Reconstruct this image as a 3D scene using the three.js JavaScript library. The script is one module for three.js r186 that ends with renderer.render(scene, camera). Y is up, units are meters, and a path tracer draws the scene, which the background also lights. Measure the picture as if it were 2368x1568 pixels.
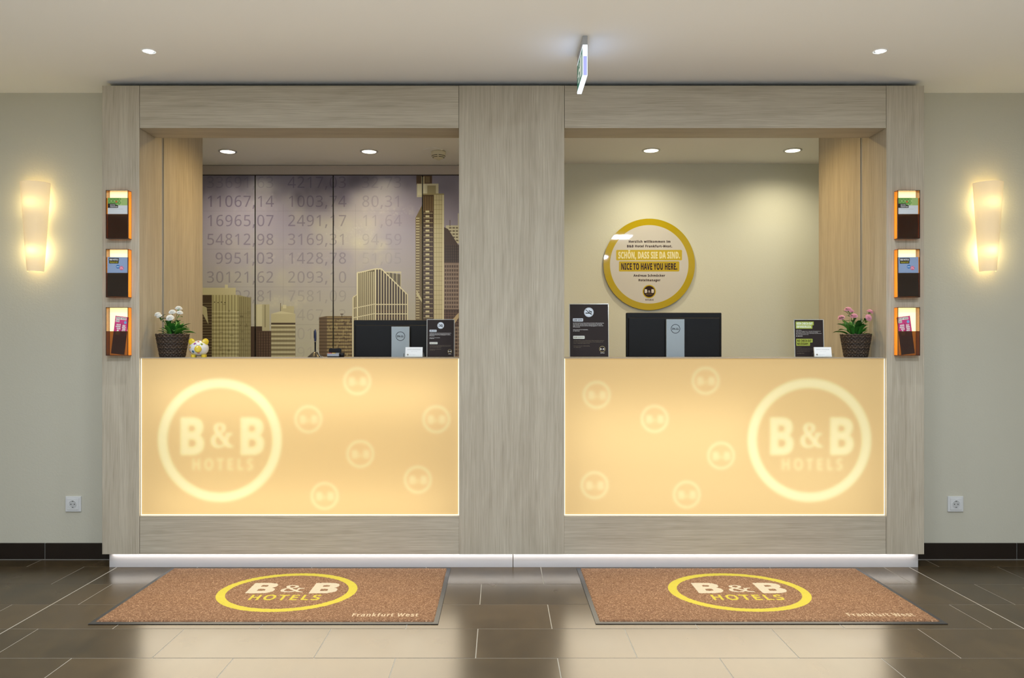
import * as THREE from 'three';
import { RoundedBoxGeometry } from 'three/addons/geometries/RoundedBoxGeometry.js';
import { mergeGeometries } from 'three/addons/utils/BufferGeometryUtils.js';
import { RectAreaLightUniformsLib } from 'three/addons/lights/RectAreaLightUniformsLib.js';

// ---------- camera, exposure, large lights ----------
RectAreaLightUniformsLib.init();
const scene = new THREE.Scene();
scene.background = new THREE.Color(0.02, 0.02, 0.022);
const F = 1797, EYE = [-0.068, 1.17, 4.12], CX = 1157, CY = 806;   // focal length in pixels, eye, vanishing point
const camera = new THREE.PerspectiveCamera(2 * Math.atan(784 / F) * 180 / Math.PI, 2368 / 1568, 0.05, 60);
camera.position.set(...EYE);
camera.setViewOffset(2368, 1568, 1184 - CX, 784 - CY, 2368, 1568);
const renderer = new THREE.WebGLRenderer({ antialias: true });
renderer.toneMapping = THREE.LinearToneMapping;
renderer.toneMappingExposure = 1;
renderer.shadowMap.enabled = true;

const CEIL = 2.587, WALLZ = -0.188, BACKZ = -1.9;
const HALL_LIGHT = 110, OFFICE_LIGHT = 2.9, PANEL_LIGHT = 3.8, TUBE_LIGHT = 1, SCONCE = 0.095, PLINTH_LIGHT = 11, HOLDER_LIGHT = 1.2;
const HALL_COLOR = [0.88, 1, 1.17], OFFICE_COLOR = [1, 0.87, 0.58], FRONT_COLOR = [1, 0.7, 0.29], PANEL_COLOR = [1, 0.9, 0.72];

function areaLight(color, intensity, w, h, at, towards) {
  const l = new THREE.RectAreaLight(new THREE.Color().setRGB(...color), intensity, w, h);
  l.position.set(...at);
  l.lookAt(...towards);
  l.name = 'area_light';
  scene.add(l);
  return l;
}
function pointLight(color, intensity, at, size = 1) {
  const l = new THREE.PointLight(new THREE.Color().setRGB(...color), intensity);
  l.position.set(...at); l.shadow.radius = size; l.castShadow = true; l.name = 'bulb_light';
  scene.add(l);
  return l;
}

// ---------- helpers ----------
let seed = 20240611;
const rnd = () => { seed = (seed + 0x6d2b79f5) | 0; let t = Math.imul(seed ^ (seed >>> 15), 1 | seed); t = (t + Math.imul(t ^ (t >>> 7), 61 | t)) ^ t; return ((t ^ (t >>> 14)) >>> 0) / 4294967296; };
const rr = (a, b) => a + (b - a) * rnd();
// a pixel of the photograph on the plane z
const X = (px, z = 0) => EYE[0] + (px - CX) * (EYE[2] - z) / F;
const Y = (py, z = 0) => EYE[1] - (py - CY) * (EYE[2] - z) / F;
const used = new Map();
function numbered(name) {
  const n = used.get(name) ?? 0;
  used.set(name, n + 1);
  return n ? name + '_' + String(n).padStart(3, '0') : name;
}
function tag(o, label, category, group) {
  o.userData.label = label; o.userData.category = category;
  if (group) o.userData.group = group;
  return o;
}
function thing(name, label, category, at = [0, 0, 0], group) {
  const o = new THREE.Group();
  o.name = numbered(name); o.position.set(...at); scene.add(o);
  return tag(o, label, category, group);
}
function structure(name, label) {
  const o = new THREE.Group();
  o.name = name; o.userData.kind = 'structure'; o.userData.label = label;
  scene.add(o);
  return o;
}
function part(parent, name, geometry, material, label) {
  const m = new THREE.Mesh(geometry, material);
  m.name = name; parent.add(m);
  if (label) m.userData.label = label;
  return m;
}
const at = (m, x, y, z) => { m.position.set(x, y, z); return m; };
const lin = (r, g, b) => new THREE.Color().setRGB(r, g, b);
const hex = (h) => new THREE.Color(h);
const std = (color, roughness = 0.6, more = {}) => new THREE.MeshPhysicalMaterial({ color, roughness, ...more });
// box between corners, uv in metres; grain 'v' runs up, 'h' runs across
function box(x0, x1, y0, y1, z0, z1, { grain = 'v', r = 0, u0 = 0, v0 = 0 } = {}) {
  const w = x1 - x0, h = y1 - y0, d = z1 - z0;
  const g = r > 0 ? new RoundedBoxGeometry(w, h, d, 2, Math.min(r, w / 2.01, h / 2.01, d / 2.01)) : new THREE.BoxGeometry(w, h, d);
  g.translate((x0 + x1) / 2, (y0 + y1) / 2, (z0 + z1) / 2);
  const p = g.attributes.position, n = g.attributes.normal, uv = g.attributes.uv;
  for (let i = 0; i < p.count; i++) {
    const ax = Math.abs(n.getX(i)), ay = Math.abs(n.getY(i)), az = Math.abs(n.getZ(i));
    let a, b;
    if (az >= ax && az >= ay) { a = p.getX(i); b = p.getY(i); if (grain === 'h') [a, b] = [b, a]; }
    else if (ax >= ay) { a = p.getZ(i); b = p.getY(i); if (grain === 'h') [a, b] = [b, a]; }
    else { a = p.getZ(i); b = p.getX(i); if (grain === 'v') [a, b] = [b, a]; }
    uv.setXY(i, a + u0, b + v0);
  }
  return g;
}
function canvasOf(w, h, draw) {
  const c = document.createElement('canvas');
  c.width = w; c.height = h;
  draw(c.getContext('2d'), w, h);
  const t = new THREE.CanvasTexture(c);
  t.colorSpace = THREE.SRGBColorSpace;
  t.magFilter = THREE.LinearFilter;
  return t;
}
// text at a baseline; fit = width that the text is squeezed or stretched to
function write(c, s, x, y, size, { color = '#000', bold = false, family = 'sans-serif', align = 'left', fit, gap = 0, outline = 0 } = {}) {
  c.save();
  c.font = (bold ? 'bold ' : '') + size + 'px ' + family;
  c.fillStyle = color; c.strokeStyle = color; c.lineWidth = outline; c.textBaseline = 'alphabetic'; c.lineJoin = 'round';
  const widths = gap ? [...s].map((ch) => c.measureText(ch).width + gap) : null;
  const w = gap ? widths.reduce((a, b) => a + b, 0) - gap : c.measureText(s).width;
  const k = fit ? fit / w : 1;
  c.translate(x - (align === 'center' ? w * k / 2 : align === 'right' ? w * k : 0), y);
  c.scale(k, 1);
  const put = (ch, px) => { c.fillText(ch, px, 0); if (outline) c.strokeText(ch, px, 0); };
  if (gap) { let px = 0; [...s].forEach((ch, i) => { put(ch, px); px += widths[i]; }); } else put(s, 0);
  c.restore();
}
function pill(c, x, y, w, h, r, color) { c.fillStyle = color; c.beginPath(); c.roundRect(x, y, w, h, r); c.fill(); }
function disc(c, x, y, r, color) { c.fillStyle = color; c.beginPath(); c.arc(x, y, r, 0, 7); c.fill(); }
function ringOf(c, x, y, r, width, color) { c.strokeStyle = color; c.lineWidth = width; c.beginPath(); c.arc(x, y, r, 0, 7); c.stroke(); }
// tileable value noise
function noiseGrid(nx, ny) {
  const g = new Float32Array(nx * ny);
  for (let i = 0; i < g.length; i++) g[i] = rnd();
  return (u, v) => {
    u = (u - Math.floor(u)) * nx; v = (v - Math.floor(v)) * ny;
    const i = Math.floor(u) % nx, j = Math.floor(v) % ny, a = u - Math.floor(u), b = v - Math.floor(v);
    const s = a * a * (3 - 2 * a), t = b * b * (3 - 2 * b), i1 = (i + 1) % nx, j1 = (j + 1) % ny;
    return (g[j * nx + i] * (1 - s) + g[j * nx + i1] * s) * (1 - t) + (g[j1 * nx + i] * (1 - s) + g[j1 * nx + i1] * s) * t;
  };
}
function dataTexture(size, fill, srgb = true) {
  const d = new Uint8Array(size * size * 4);
  for (let j = 0; j < size; j++) for (let i = 0; i < size; i++) {
    const c = fill(i / size, j / size, i, j), o = (j * size + i) * 4;
    d[o] = c[0]; d[o + 1] = c[1]; d[o + 2] = c[2]; d[o + 3] = 255;
  }
  const t = new THREE.DataTexture(d, size, size);
  t.wrapS = t.wrapT = THREE.RepeatWrapping; t.magFilter = THREE.LinearFilter;
  if (srgb) t.colorSpace = THREE.SRGBColorSpace;
  t.needsUpdate = true;
  return t;
}
const clamp8 = (x) => Math.max(0, Math.min(255, Math.round(x)));

// ---------- materials ----------
const woodTexture = (() => {
  const slow = noiseGrid(22, 2), mid = noiseGrid(110, 3), fine = noiseGrid(330, 8), hair = noiseGrid(700, 20), warp = noiseGrid(3, 3), bend = noiseGrid(7, 4);
  return dataTexture(1024, (u, v) => {
    const uu = u + 0.012 * (warp(u, v) - 0.5) + 0.005 * (bend(u, v) - 0.5);
    const arch = Math.abs(((uu * 9 + 1.4 * warp(uu + 0.2, v * 1 + 0.1)) % 1 + 1) % 1 - 0.5);
    let s = (arch - 0.25) * 0.22 + 0.18 * slow(uu, v) + 0.2 * mid(uu, v) + 0.36 * fine(uu, v) + 0.26 * hair(uu, v);
    const dark = fine(uu + 0.37, v), streak = dark > 0.78 ? (dark - 0.78) * 1.2 : 0;
    s = (s - 0.5) * 1.0 - 0.8 * streak;
    return [clamp8(187 + 44 * s), clamp8(176 + 46 * s), clamp8(156 + 46 * s)];
  });
})();
const woodBump = (() => { const f = noiseGrid(300, 8), h = noiseGrid(512, 30); return dataTexture(512, (u, v) => { const x = clamp8(255 * (0.6 * f(u, v) + 0.4 * h(u, v))); return [x, x, x]; }, false); })();
const wood = std(0xffffff, 0.5, { map: woodTexture, bumpMap: woodBump, bumpScale: 0.00012, specularIntensity: 0.7 });
const plasterNoise = (() => { const a = noiseGrid(128, 128), b = noiseGrid(256, 256); return dataTexture(512, (u, v) => { const x = clamp8(255 * (0.5 * a(u, v) + 0.5 * b(u, v))); return [x, x, x]; }, false); })();
const wallPaint = std(lin(0.59, 0.56, 0.455), 0.85, { bumpMap: plasterNoise, bumpScale: 0.0003 });
const ceilingPaint = std(lin(0.9, 0.89, 0.875), 0.9);
const officePaint = std(lin(0.71, 0.72, 0.64), 0.85, { bumpMap: plasterNoise, bumpScale: 0.0003 });
const tileMaterials = [0, 1, 2].map((k) => {
  const a = noiseGrid(9, 7), b = noiseGrid(34, 22), c = noiseGrid(150, 120), d = noiseGrid(5, 26);
  const map = dataTexture(512, (u, v) => {
    const s = 0.42 * (a(u, v) - 0.5) + 0.25 * (b(u, v) - 0.5) + 0.14 * (c(u, v) - 0.5) + 0.2 * (d(v, u) - 0.5);
    return [clamp8(68 + [0, 4, -4][k] + 30 * s), clamp8(54 + [0, 3, -3][k] + 26 * s), clamp8(33 + [0, 2, -2][k] + 20 * s)];
  });
  const rough = dataTexture(256, (u, v) => { const x = clamp8(255 * (0.26 + 0.03 * (a(u, v) - 0.5))); return [x, x, x]; }, false);
  return std(0xffffff, 1, { map, roughnessMap: rough, ior: 1.52 });
});
const grout = std(lin(0.36, 0.34, 0.29), 0.85);
const skirting = std(lin(0.012, 0.007, 0.005), 0.25);
const skirtingJoint = std(lin(0.35, 0.34, 0.31), 0.8);
const blackPlastic = std(lin(0.006, 0.0065, 0.008), 0.45, { specularIntensity: 0.45 });
const blackMatte = std(lin(0.01, 0.01, 0.01), 0.8);
const whitePlastic = std(lin(0.72, 0.72, 0.71), 0.35);
const aluminium = std(lin(0.62, 0.62, 0.63), 0.35, { metalness: 0.9 });
const clearAcrylic = std(lin(0.97, 0.98, 0.98), 0.04, { transmission: 1, thickness: 0 });
const amberAcrylic = std(lin(0.86, 0.52, 0.1), 0.06, { transmission: 1, thickness: 0 });
const smokedAmber = std(lin(0.42, 0.25, 0.08), 0.06, { transmission: 1, thickness: 0 });

// ---------- the room ----------
const floor = structure('floor', 'brown rectangular ceramic floor tiles laid in running bond');
part(floor, 'mortar_bed', box(-4.3, 4.3, -0.12, -0.0011, -2.1, 7.6), grout);
{
  const P = 0.3075, Z0 = -0.047, TW = 0.6118, J = 0.002;
  const cuts = [-2.12, 2.12];
  for (let row = -7; row < 14; row++) {
    const z0 = Z0 + row * P, z1 = z0 + P;
    if (z0 > 2.7) break;
    const shift = ((row % 2) + 2) % 2 ? -0.1615 : 0.148;
    const edges = [...cuts];
    for (let k = -7; k <= 7; k++) { const x = shift + k * TW; if (x > -4.2 && x < 4.2) edges.push(x); }
    edges.push(-4.2, 4.2);
    edges.sort((a, b) => a - b);
    for (let i = 0; i + 1 < edges.length; i++) {
      if (edges[i + 1] - edges[i] < 0.02) continue;
      const wide = (e) => (Math.abs(Math.abs(e) - 2.12) < 1e-6 ? 0.0036 : J);
      const g = box(edges[i] + wide(edges[i]), edges[i + 1] - wide(edges[i + 1]), -0.01, 0, z0 + J, z1 - J, { u0: rr(0, 5), v0: rr(0, 5) });
      const uv = g.attributes.uv;
      for (let q = 0; q < uv.count; q++) uv.setXY(q, uv.getX(q) * 1.1, uv.getY(q) * 1.1);
      const t = part(floor, 'floor_tile', g, tileMaterials[Math.floor(rr(0, 3))]);
      t.position.y = rr(-0.0004, 0);
    }
  }
  part(floor, 'rear_bounce_floor', box(-4.2, 4.2, -0.02, -0.0005, Z0 + 9 * P, 7.5), std(lin(0.64, 0.63, 0.61), 0.5), 'unseen lobby floor made pale to bounce light upward');  // unseen floor behind the camera, made pale to bounce light onto the ceiling
}
const ceiling = structure('ceiling', 'plain cream painted ceiling');
part(ceiling, 'ceiling_slab', box(-4.3, 4.3, CEIL, CEIL + 0.12, -2.1, 7.6), ceilingPaint);
const wallLeft = structure('wall_left', 'cream painted wall beside the wooden reception frame with white sconce');
part(wallLeft, 'wall_face', box(-4.3, -2.18, 0, CEIL, WALLZ - 0.1, WALLZ), wallPaint);
const wallRight = structure('wall_right', 'cream painted wall right of the wooden reception frame');
part(wallRight, 'wall_face', box(2.18, 4.3, 0, CEIL, WALLZ - 0.1, WALLZ), wallPaint);
const sideA = structure('wall_hall_left', 'cream painted side wall of the lobby');
part(sideA, 'wall_face', box(-4.3, -4.2, 0, CEIL, WALLZ, 7.6), wallPaint);
const sideB = structure('wall_hall_right', 'cream painted side wall of the lobby opposite');
part(sideB, 'wall_face', box(4.2, 4.3, 0, CEIL, WALLZ, 7.6), wallPaint);
const rear = structure('wall_rear', 'cream painted wall at the far end of the lobby');
part(rear, 'wall_face', box(-4.2, 4.2, 0, CEIL, 7.5, 7.6), wallPaint);
const officeBack = structure('wall_office_back', 'cream painted wall behind the reception desk');
part(officeBack, 'wall_face', box(-0.06, 2.9, 0, CEIL, -2.0, -1.84), officePaint);
part(officeBack, 'wall_recess', box(-2.9, -0.06, 0, CEIL, -2.0, -1.93), officePaint);
const officeLeft = structure('wall_office_left', 'cream painted side wall of the back office');
part(officeLeft, 'wall_face', box(-2.9, -2.8, 0, CEIL, -1.93, WALLZ - 0.1), officePaint);
const officeRight = structure('wall_office_right', 'cream painted side wall of the back office opposite');
part(officeRight, 'wall_face', box(2.8, 2.9, 0, CEIL, -1.84, WALLZ - 0.1), officePaint);
for (const s of [-1, 1]) {
  const b = structure(s < 0 ? 'baseboard_left' : 'baseboard_right', 'dark brown tiled skirting along the cream wall');
  const e = s < 0 ? [-4.2, -3.19, -2.588, -2.16] : [2.16, 2.178, 2.79, 3.4, 4.2];
  part(b, 'joint_filler', box(e[0], e[e.length - 1], 0.0005, 0.0925, WALLZ, WALLZ + 0.006), skirtingJoint);
  for (let i = 0; i + 1 < e.length; i++) part(b, 'skirting_tile', box(e[i] + 0.0018, e[i + 1] - 0.0018, 0.005, 0.093, WALLZ, WALLZ + 0.01, { r: 0.0015 }), skirting);
}

// ---------- the reception frame ----------
const FT = 2.564, FB = 0.079, LB = 2.339, LX = -1.98, RX = 1.977, ML = -0.287, MR = 0.271;
const gap = 0.002;
const sides = ['on the side of the white daisies', 'on the side of the pink daisies'];
const tall = { r: 0.0008 };
part(thing('wooden_post', 'tall light wood post with brochure holders ' + sides[0], 'post', [-2.08, FB, 0]), 'post_panel', box(-2.179, LX - gap, FB, FT, -0.277, 0, { ...tall, u0: 0.11 }).translate(2.08, -FB, 0), wood);
part(thing('wooden_post', 'tall light wood post with brochure holders ' + sides[1], 'post', [2.08, FB, 0]), 'post_panel', box(RX + gap, 2.179, FB, FT, -0.277, 0, { ...tall, u0: 0.47 }).translate(-2.08, -FB, 0), wood);
part(thing('wooden_lintel', 'light wood lintel over the opening with the city mural', 'lintel', [-1.13, LB, 0]), 'lintel_panel', box(LX, ML - gap, LB, FT, -0.1945, -0.0005, { grain: 'h', ...tall, v0: 0.3, u0: 0.2 }).translate(1.13, -LB, 0), wood);
part(thing('wooden_lintel', 'light wood lintel over the opening with the round welcome sign', 'lintel', [1.12, LB, 0]), 'lintel_panel', box(MR + gap, RX, LB, FT, -0.1945, -0.0005, { grain: 'h', ...tall, v0: 0.77, u0: 0.52 }).translate(-1.12, -LB, 0), wood);
part(thing('centre_panel', 'wide light wood panel between the two reception counters', 'panel', [-0.008, FB, 0]), 'panel_board', box(ML, MR, FB, FT, -0.1945, 0.001, { ...tall, u0: 0.71 }).translate(0.008, -FB, 0), wood);
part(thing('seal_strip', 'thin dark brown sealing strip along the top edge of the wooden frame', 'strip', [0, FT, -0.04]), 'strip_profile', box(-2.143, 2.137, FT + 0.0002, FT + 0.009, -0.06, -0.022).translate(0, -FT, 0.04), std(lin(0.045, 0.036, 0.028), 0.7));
part(thing('filler_board', 'narrow wooden filler board set back between the wooden frame and the ceiling', 'board', [0, FT, -0.18]), 'filler_strip', box(-2.145, 2.14, FT + 0.0002, CEIL - 0.0005, -0.19, -0.17, { grain: 'h' }).translate(0, -FT, 0.18), wood);
{
  const g = thing('plinth', 'pale grey plinth lit by a light strip under the wooden frame', 'plinth', [0, 0, -0.07]);
  const pale = std(lin(0.48, 0.46, 0.46), 0.45);
  part(g, 'plinth_board', box(-2.158, -0.002, 0.0005, FB - 0.0005, -0.03, 0.035), pale);
  part(g, 'plinth_board', box(0.002, 2.1656, 0.0005, FB - 0.0005, -0.03, 0.035), pale);
  part(g, 'led_strip', box(-2.14, 2.145, FB - 0.004, FB - 0.0003, 0.04, 0.052), std(0x222222, 0.5, { emissive: lin(1, 0.95, 0.86), emissiveIntensity: 3 }), 'glowing white light strip');
  for (const [a, b] of [[-2.14, 0], [0, 2.145]]) areaLight([1, 0.95, 0.9], PLINTH_LIGHT, b - a, 0.012, [(a + b) / 2, FB - 0.005, -0.024], [(a + b) / 2, -1, -0.12]);
}
for (const s of [-1, 1]) {
  const x0 = s < 0 ? LX - 0.04 : RX, x1 = s < 0 ? LX : RX + 0.04;
  const g = thing('side_panel', 'wooden side panel of the reception niche with a thin dark slot, behind the ' + (s < 0 ? 'white' : 'pink') + ' daisies', 'panel', [s * 2, 0, -0.6]);
  const put = (name, geo, mat, label) => part(g, name, geo.translate(-s * 2, 0, 0.6), mat, label);
  put('panel_board', box(x0, x1, 0.001, CEIL - 0.001, -0.87, -0.296, { u0: s < 0 ? 0.3 : 0.66, v0: 0.2 }), wood);
  put('shutter_rail', box(s < 0 ? LX - 0.035 : RX + 0.0003, s < 0 ? LX - 0.0003 : RX + 0.035, 1.123, CEIL - 0.02, -0.282, -0.2775), aluminium, 'thin aluminium rail');
  put('slot_back', box(s < 0 ? LX - 0.05 : RX + 0.04, s < 0 ? LX - 0.04 : RX + 0.05, 1.123, CEIL - 0.001, -0.31, -0.28), wood);
}

// ---------- lit counters ----------
// how the printed film lets light through: pale marks on a darker cream sheet
function drawMark(c, x, y, r, detail) {
  const k = r / 144;
  ringOf(c, x, y, r * 0.925, r * (detail ? 0.15 : 0.11), '#fff8c8');
  if (detail) {
    write(c, 'B', x - 66 * k, y + 32 * k, 118 * k, { bold: true, color: '#fff6c4', align: 'center', fit: 66 * k, outline: 3.5 * k });
    write(c, 'B', x + 74 * k, y + 32 * k, 118 * k, { bold: true, color: '#fff6c4', align: 'center', fit: 66 * k, outline: 3.5 * k });
    write(c, '&', x + 4 * k, y + 17 * k, 78 * k, { bold: true, family: 'serif', color: '#fff6c4', align: 'center', fit: 56 * k });
    write(c, 'HOTELS', x + 6 * k, y + 70 * k, 38 * k, { bold: true, color: '#fdebb4', align: 'center', gap: 7 * k, fit: 145 * k });
  } else {
    write(c, 'B', x - 14 * k * 4, y + 46 * k, 118 * k, { bold: true, color: '#fdeebc', align: 'center', fit: 78 * k });
    write(c, 'B', x + 16 * k * 4, y + 46 * k, 118 * k, { bold: true, color: '#fdeebc', align: 'center', fit: 78 * k });
    write(c, '&', x + 2 * k, y + 34 * k, 62 * k, { bold: true, family: 'serif', color: '#f8e4ae', align: 'center', fit: 44 * k });
  }
}
function panelTexture(x0, x1, big, small) {   // in photograph pixels of the panel's plane
  const S = 2, y0 = 829, h = 364;
  return canvasOf(Math.round((x1 - x0) * S), h * S, (c, w, hh) => {
    c.fillStyle = '#ecd099'; c.fillRect(0, 0, w, hh);
    const layer = document.createElement('canvas');
    layer.width = w; layer.height = hh;
    const l = layer.getContext('2d');
    l.scale(S, S); l.translate(-x0, -y0);
    drawMark(l, ...big, true);
    for (const [x, y] of small) drawMark(l, x, y, 32, false);
    c.filter = 'blur(7px)';
    c.drawImage(layer, 0, 0);
    c.filter = 'none';
  });
}
const counterTopMaterial = std(lin(0.36, 0.31, 0.25), 0.4);
function counter(x0, x1, label, map, tubes) {
  const g = thing('reception_counter', label, 'counter');
  const e = 0.005, py1 = 1.117, py0 = 0.283;
  part(g, 'counter_top', box(x0, x1, 1.1175, 1.122, -0.33, -0.002, { r: 0.001 }), counterTopMaterial, 'thin taupe worktop');
  part(g, 'base_panel', box(x0, x1, FB, py0 - 0.001, -0.03, -0.001, { grain: 'h', r: 0.0012, u0: x0, v0: 0.13 }), wood);
  const film = std(0xffffff, 1, { map, transmission: 0.62, thickness: 0, specularIntensity: 0.3, emissive: lin(1, 1, 1), emissiveMap: map, emissiveIntensity: 0.69 });
  const pw = x1 - x0 - 2 * e, ph = py1 - py0 - e;
  const p = part(g, 'light_panel', new THREE.PlaneGeometry(pw, ph), film, 'backlit cream panel with pale round marks');
  p.position.set((x0 + x1) / 2, py0 + e + ph / 2, -0.012);
  const glow = std(lin(0.8, 0.8, 0.75), 0.5, { emissive: lin(1, 0.94, 0.68), emissiveIntensity: 0.85 });
  part(p, 'light_edge', box(-pw / 2 - e + 0.0005, pw / 2 + e - 0.0005, -ph / 2 - e + 0.0005, -ph / 2, -0.004, 0), glow, 'bright line of light along the lower edge');
  for (const s of [-1, 1]) part(p, 'light_edge', box(Math.min(s * pw / 2, s * (pw / 2 + e - 0.001)), Math.max(s * pw / 2, s * (pw / 2 + e - 0.001)), -ph / 2 - e + 0.001, ph / 2, -0.004, 0), glow);
  const inner = std(lin(0.75, 0.74, 0.7), 0.8);
  part(g, 'box_back', box(x0, x1, FB, 1.117, -0.2, -0.19), inner);
  part(g, 'box_bottom', box(x0, x1, py0 - 0.02, py0 - 0.001, -0.19, -0.03), inner);
  part(g, 'desk_top', box(x0, x1, 0.725, 0.75, -0.9, -0.2), counterTopMaterial, 'lower desk behind the counter');
  part(g, 'desk_side', box(x0, x0 + 0.02, 0.0005, 0.725, -0.9, -0.33), inner);
  part(g, 'desk_side', box(x1 - 0.02, x1, 0.0005, 0.725, -0.9, -0.33), inner);
  part(g, 'leg_panel', box(x0, x1, 0.0005, 1.117, -0.22, -0.2), inner);
  const tubeGlow = std(0x333333, 0.5, { emissive: lin(1, 0.9, 0.7), emissiveIntensity: 0.25 });
  for (const [tx0, tx1, ty, th, k] of tubes) {
    part(g, 'lamp_tube', box(tx0, tx1, ty - th / 2, ty + th / 2, -0.188, -0.182), tubeGlow);
    areaLight(PANEL_COLOR, TUBE_LIGHT * k, tx1 - tx0, th, [(tx0 + tx1) / 2, ty, -0.18], [(tx0 + tx1) / 2, ty, 4]);
  }
  areaLight(PANEL_COLOR, PANEL_LIGHT, pw, ph, [(x0 + x1) / 2, p.position.y, -0.009], [(x0 + x1) / 2, p.position.y, 4]);
  return g;
}
const leftMap = panelTexture(325, 1062, [507, 1020, 144], [[827, 882], [713, 971], [1011, 971], [834, 1052], [968, 1112], [751, 1150]]);
const rightMap = panelTexture(1306, 2050, [1876, 1020, 144], [[1380, 914], [1634, 881], [1515, 970], [1670, 1056], [1375, 1125], [1590, 1147]]);
counter(LX, ML, 'lit reception counter with a large round mark beside the white daisy pot', leftMap, [[-1.9, -0.35, 0.92, 0.12, 2.1], [-1.9, -0.35, 0.35, 0.08, 2.3]]);
counter(MR, RX, 'lit reception counter with a large round mark below the pink daisy pot', rightMap, [[0.32, 1.3, 0.72, 0.3, 1.15], [0.35, 1.9, 0.4, 0.25, 0.85], [1.35, 1.9, 0.62, 0.2, 0.6]]);

// ---------- ceiling lamps ----------
function hallPanel(x, z) {
  const g = thing('ceiling_lamp', 'square flush lamp on the lobby ceiling facing the reception', 'ceiling lamp', [x, CEIL, z], 'square lobby ceiling lamps');
  part(g, 'lamp_frame', box(-0.17, 0.17, -0.012, 0, -0.17, 0.17, { r: 0.003 }), whitePlastic);
  part(g, 'lamp_diffuser', box(-0.15, 0.15, -0.014, -0.012, -0.15, 0.15), std(0x888888, 0.5, { emissive: lin(...HALL_COLOR), emissiveIntensity: 6 }));
  areaLight(HALL_COLOR, HALL_LIGHT * (z < 3 ? 0.85 : 1.3), 0.3, 0.3, [x, CEIL - 0.016, z], [x, 0, z]);
}
for (const z of [2.0, 4.2, 6.2]) for (const x of [-1.42, 1.42]) hallPanel(x, z);
function downlight(x, z, label, power = OFFICE_LIGHT, cone = 1.42, color = OFFICE_COLOR) {
  const g = thing('downlight', label, 'downlight', [x, CEIL, z]);
  const rim = new THREE.LatheGeometry([[0.05, -0.001], [0.052, -0.006], [0.06, -0.007], [0.0645, -0.004], [0.0645, 0]].map((p) => new THREE.Vector2(...p)), 40);
  part(g, 'trim_ring', rim, aluminium, 'brushed metal trim ring');
  const lens = part(g, 'lamp_lens', new THREE.CylinderGeometry(0.05, 0.05, 0.003, 36), std(0x999999, 0.4, { emissive: lin(1, 0.93, 0.72), emissiveIntensity: 4 }), 'glowing lens');
  lens.position.y = -0.0035;
  const l = new THREE.SpotLight(lin(...color), power, 0, cone, 1);
  l.position.set(x, CEIL - 0.01, z); l.target.position.set(x, 0, z); l.shadow.radius = 2; l.castShadow = true; l.name = 'spot_light';
  scene.add(l, l.target);
}
downlight(-2.026, -1.46, 'round recessed downlight above the striped block of the mural, by the wooden side panel');
downlight(-1.01, -1.46, 'round recessed downlight near the smoke detector');
downlight(1.009, -1.43, 'round recessed downlight above the round welcome sign');
downlight(2.02, -1.43, 'round recessed downlight by the side panel behind the pink daisies');
downlight(-1.45, -0.58, 'round recessed downlight above the counter with the piggy bank', 3.4, 1.4, FRONT_COLOR);
downlight(-0.62, -0.58, 'round recessed downlight above the monitor before the mural', 2.4, 1.4, FRONT_COLOR);
downlight(0.62, -0.58, 'round recessed downlight above the large no-smoking notice', 2.4, 1.4, FRONT_COLOR);
downlight(1.45, -0.58, 'round recessed downlight above the check-out notice', 3.4, 1.4, FRONT_COLOR);
function ledSpot(x, z, label) {
  const g = thing('led_spotlight', label, 'spotlight', [x, CEIL, z]);
  const rim = new THREE.LatheGeometry([[0.027, 0], [0.0275, -0.003], [0.035, -0.0035], [0.037, 0]].map((p) => new THREE.Vector2(...p)), 32);
  part(g, 'trim_ring', rim, ceilingPaint);
  part(g, 'reflector', new THREE.CylinderGeometry(0.027, 0.027, 0.001, 24).translate(0, -0.001, 0), std(lin(0.6, 0.62, 0.65), 0.3));
  const glow = std(0x999999, 0.3, { emissive: lin(0.85, 0.95, 1), emissiveIntensity: 14 });
  for (const [dx, dz] of [[-0.013, 0.006], [0.013, 0.002], [0, -0.012], [-0.001, 0.013]]) part(g, 'led_lens', new THREE.SphereGeometry(0.0085, 14, 8).scale(1, 0.6, 1).translate(dx, -0.003, dz), glow);
  const l = new THREE.SpotLight(lin(0.9, 0.96, 1), 2.2, 0, 0.75, 0.8);
  l.position.set(x, CEIL - 0.012, z); l.target.position.set(x, 0, z); l.shadow.radius = 1; l.castShadow = true; l.name = 'spot_light';
  scene.add(l, l.target);
}
ledSpot(-1.74, 0.42, 'small cluster spotlight in the ceiling before the white daisy side');
ledSpot(1.738, 0.42, 'small cluster spotlight in the ceiling before the pink daisy side');

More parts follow.
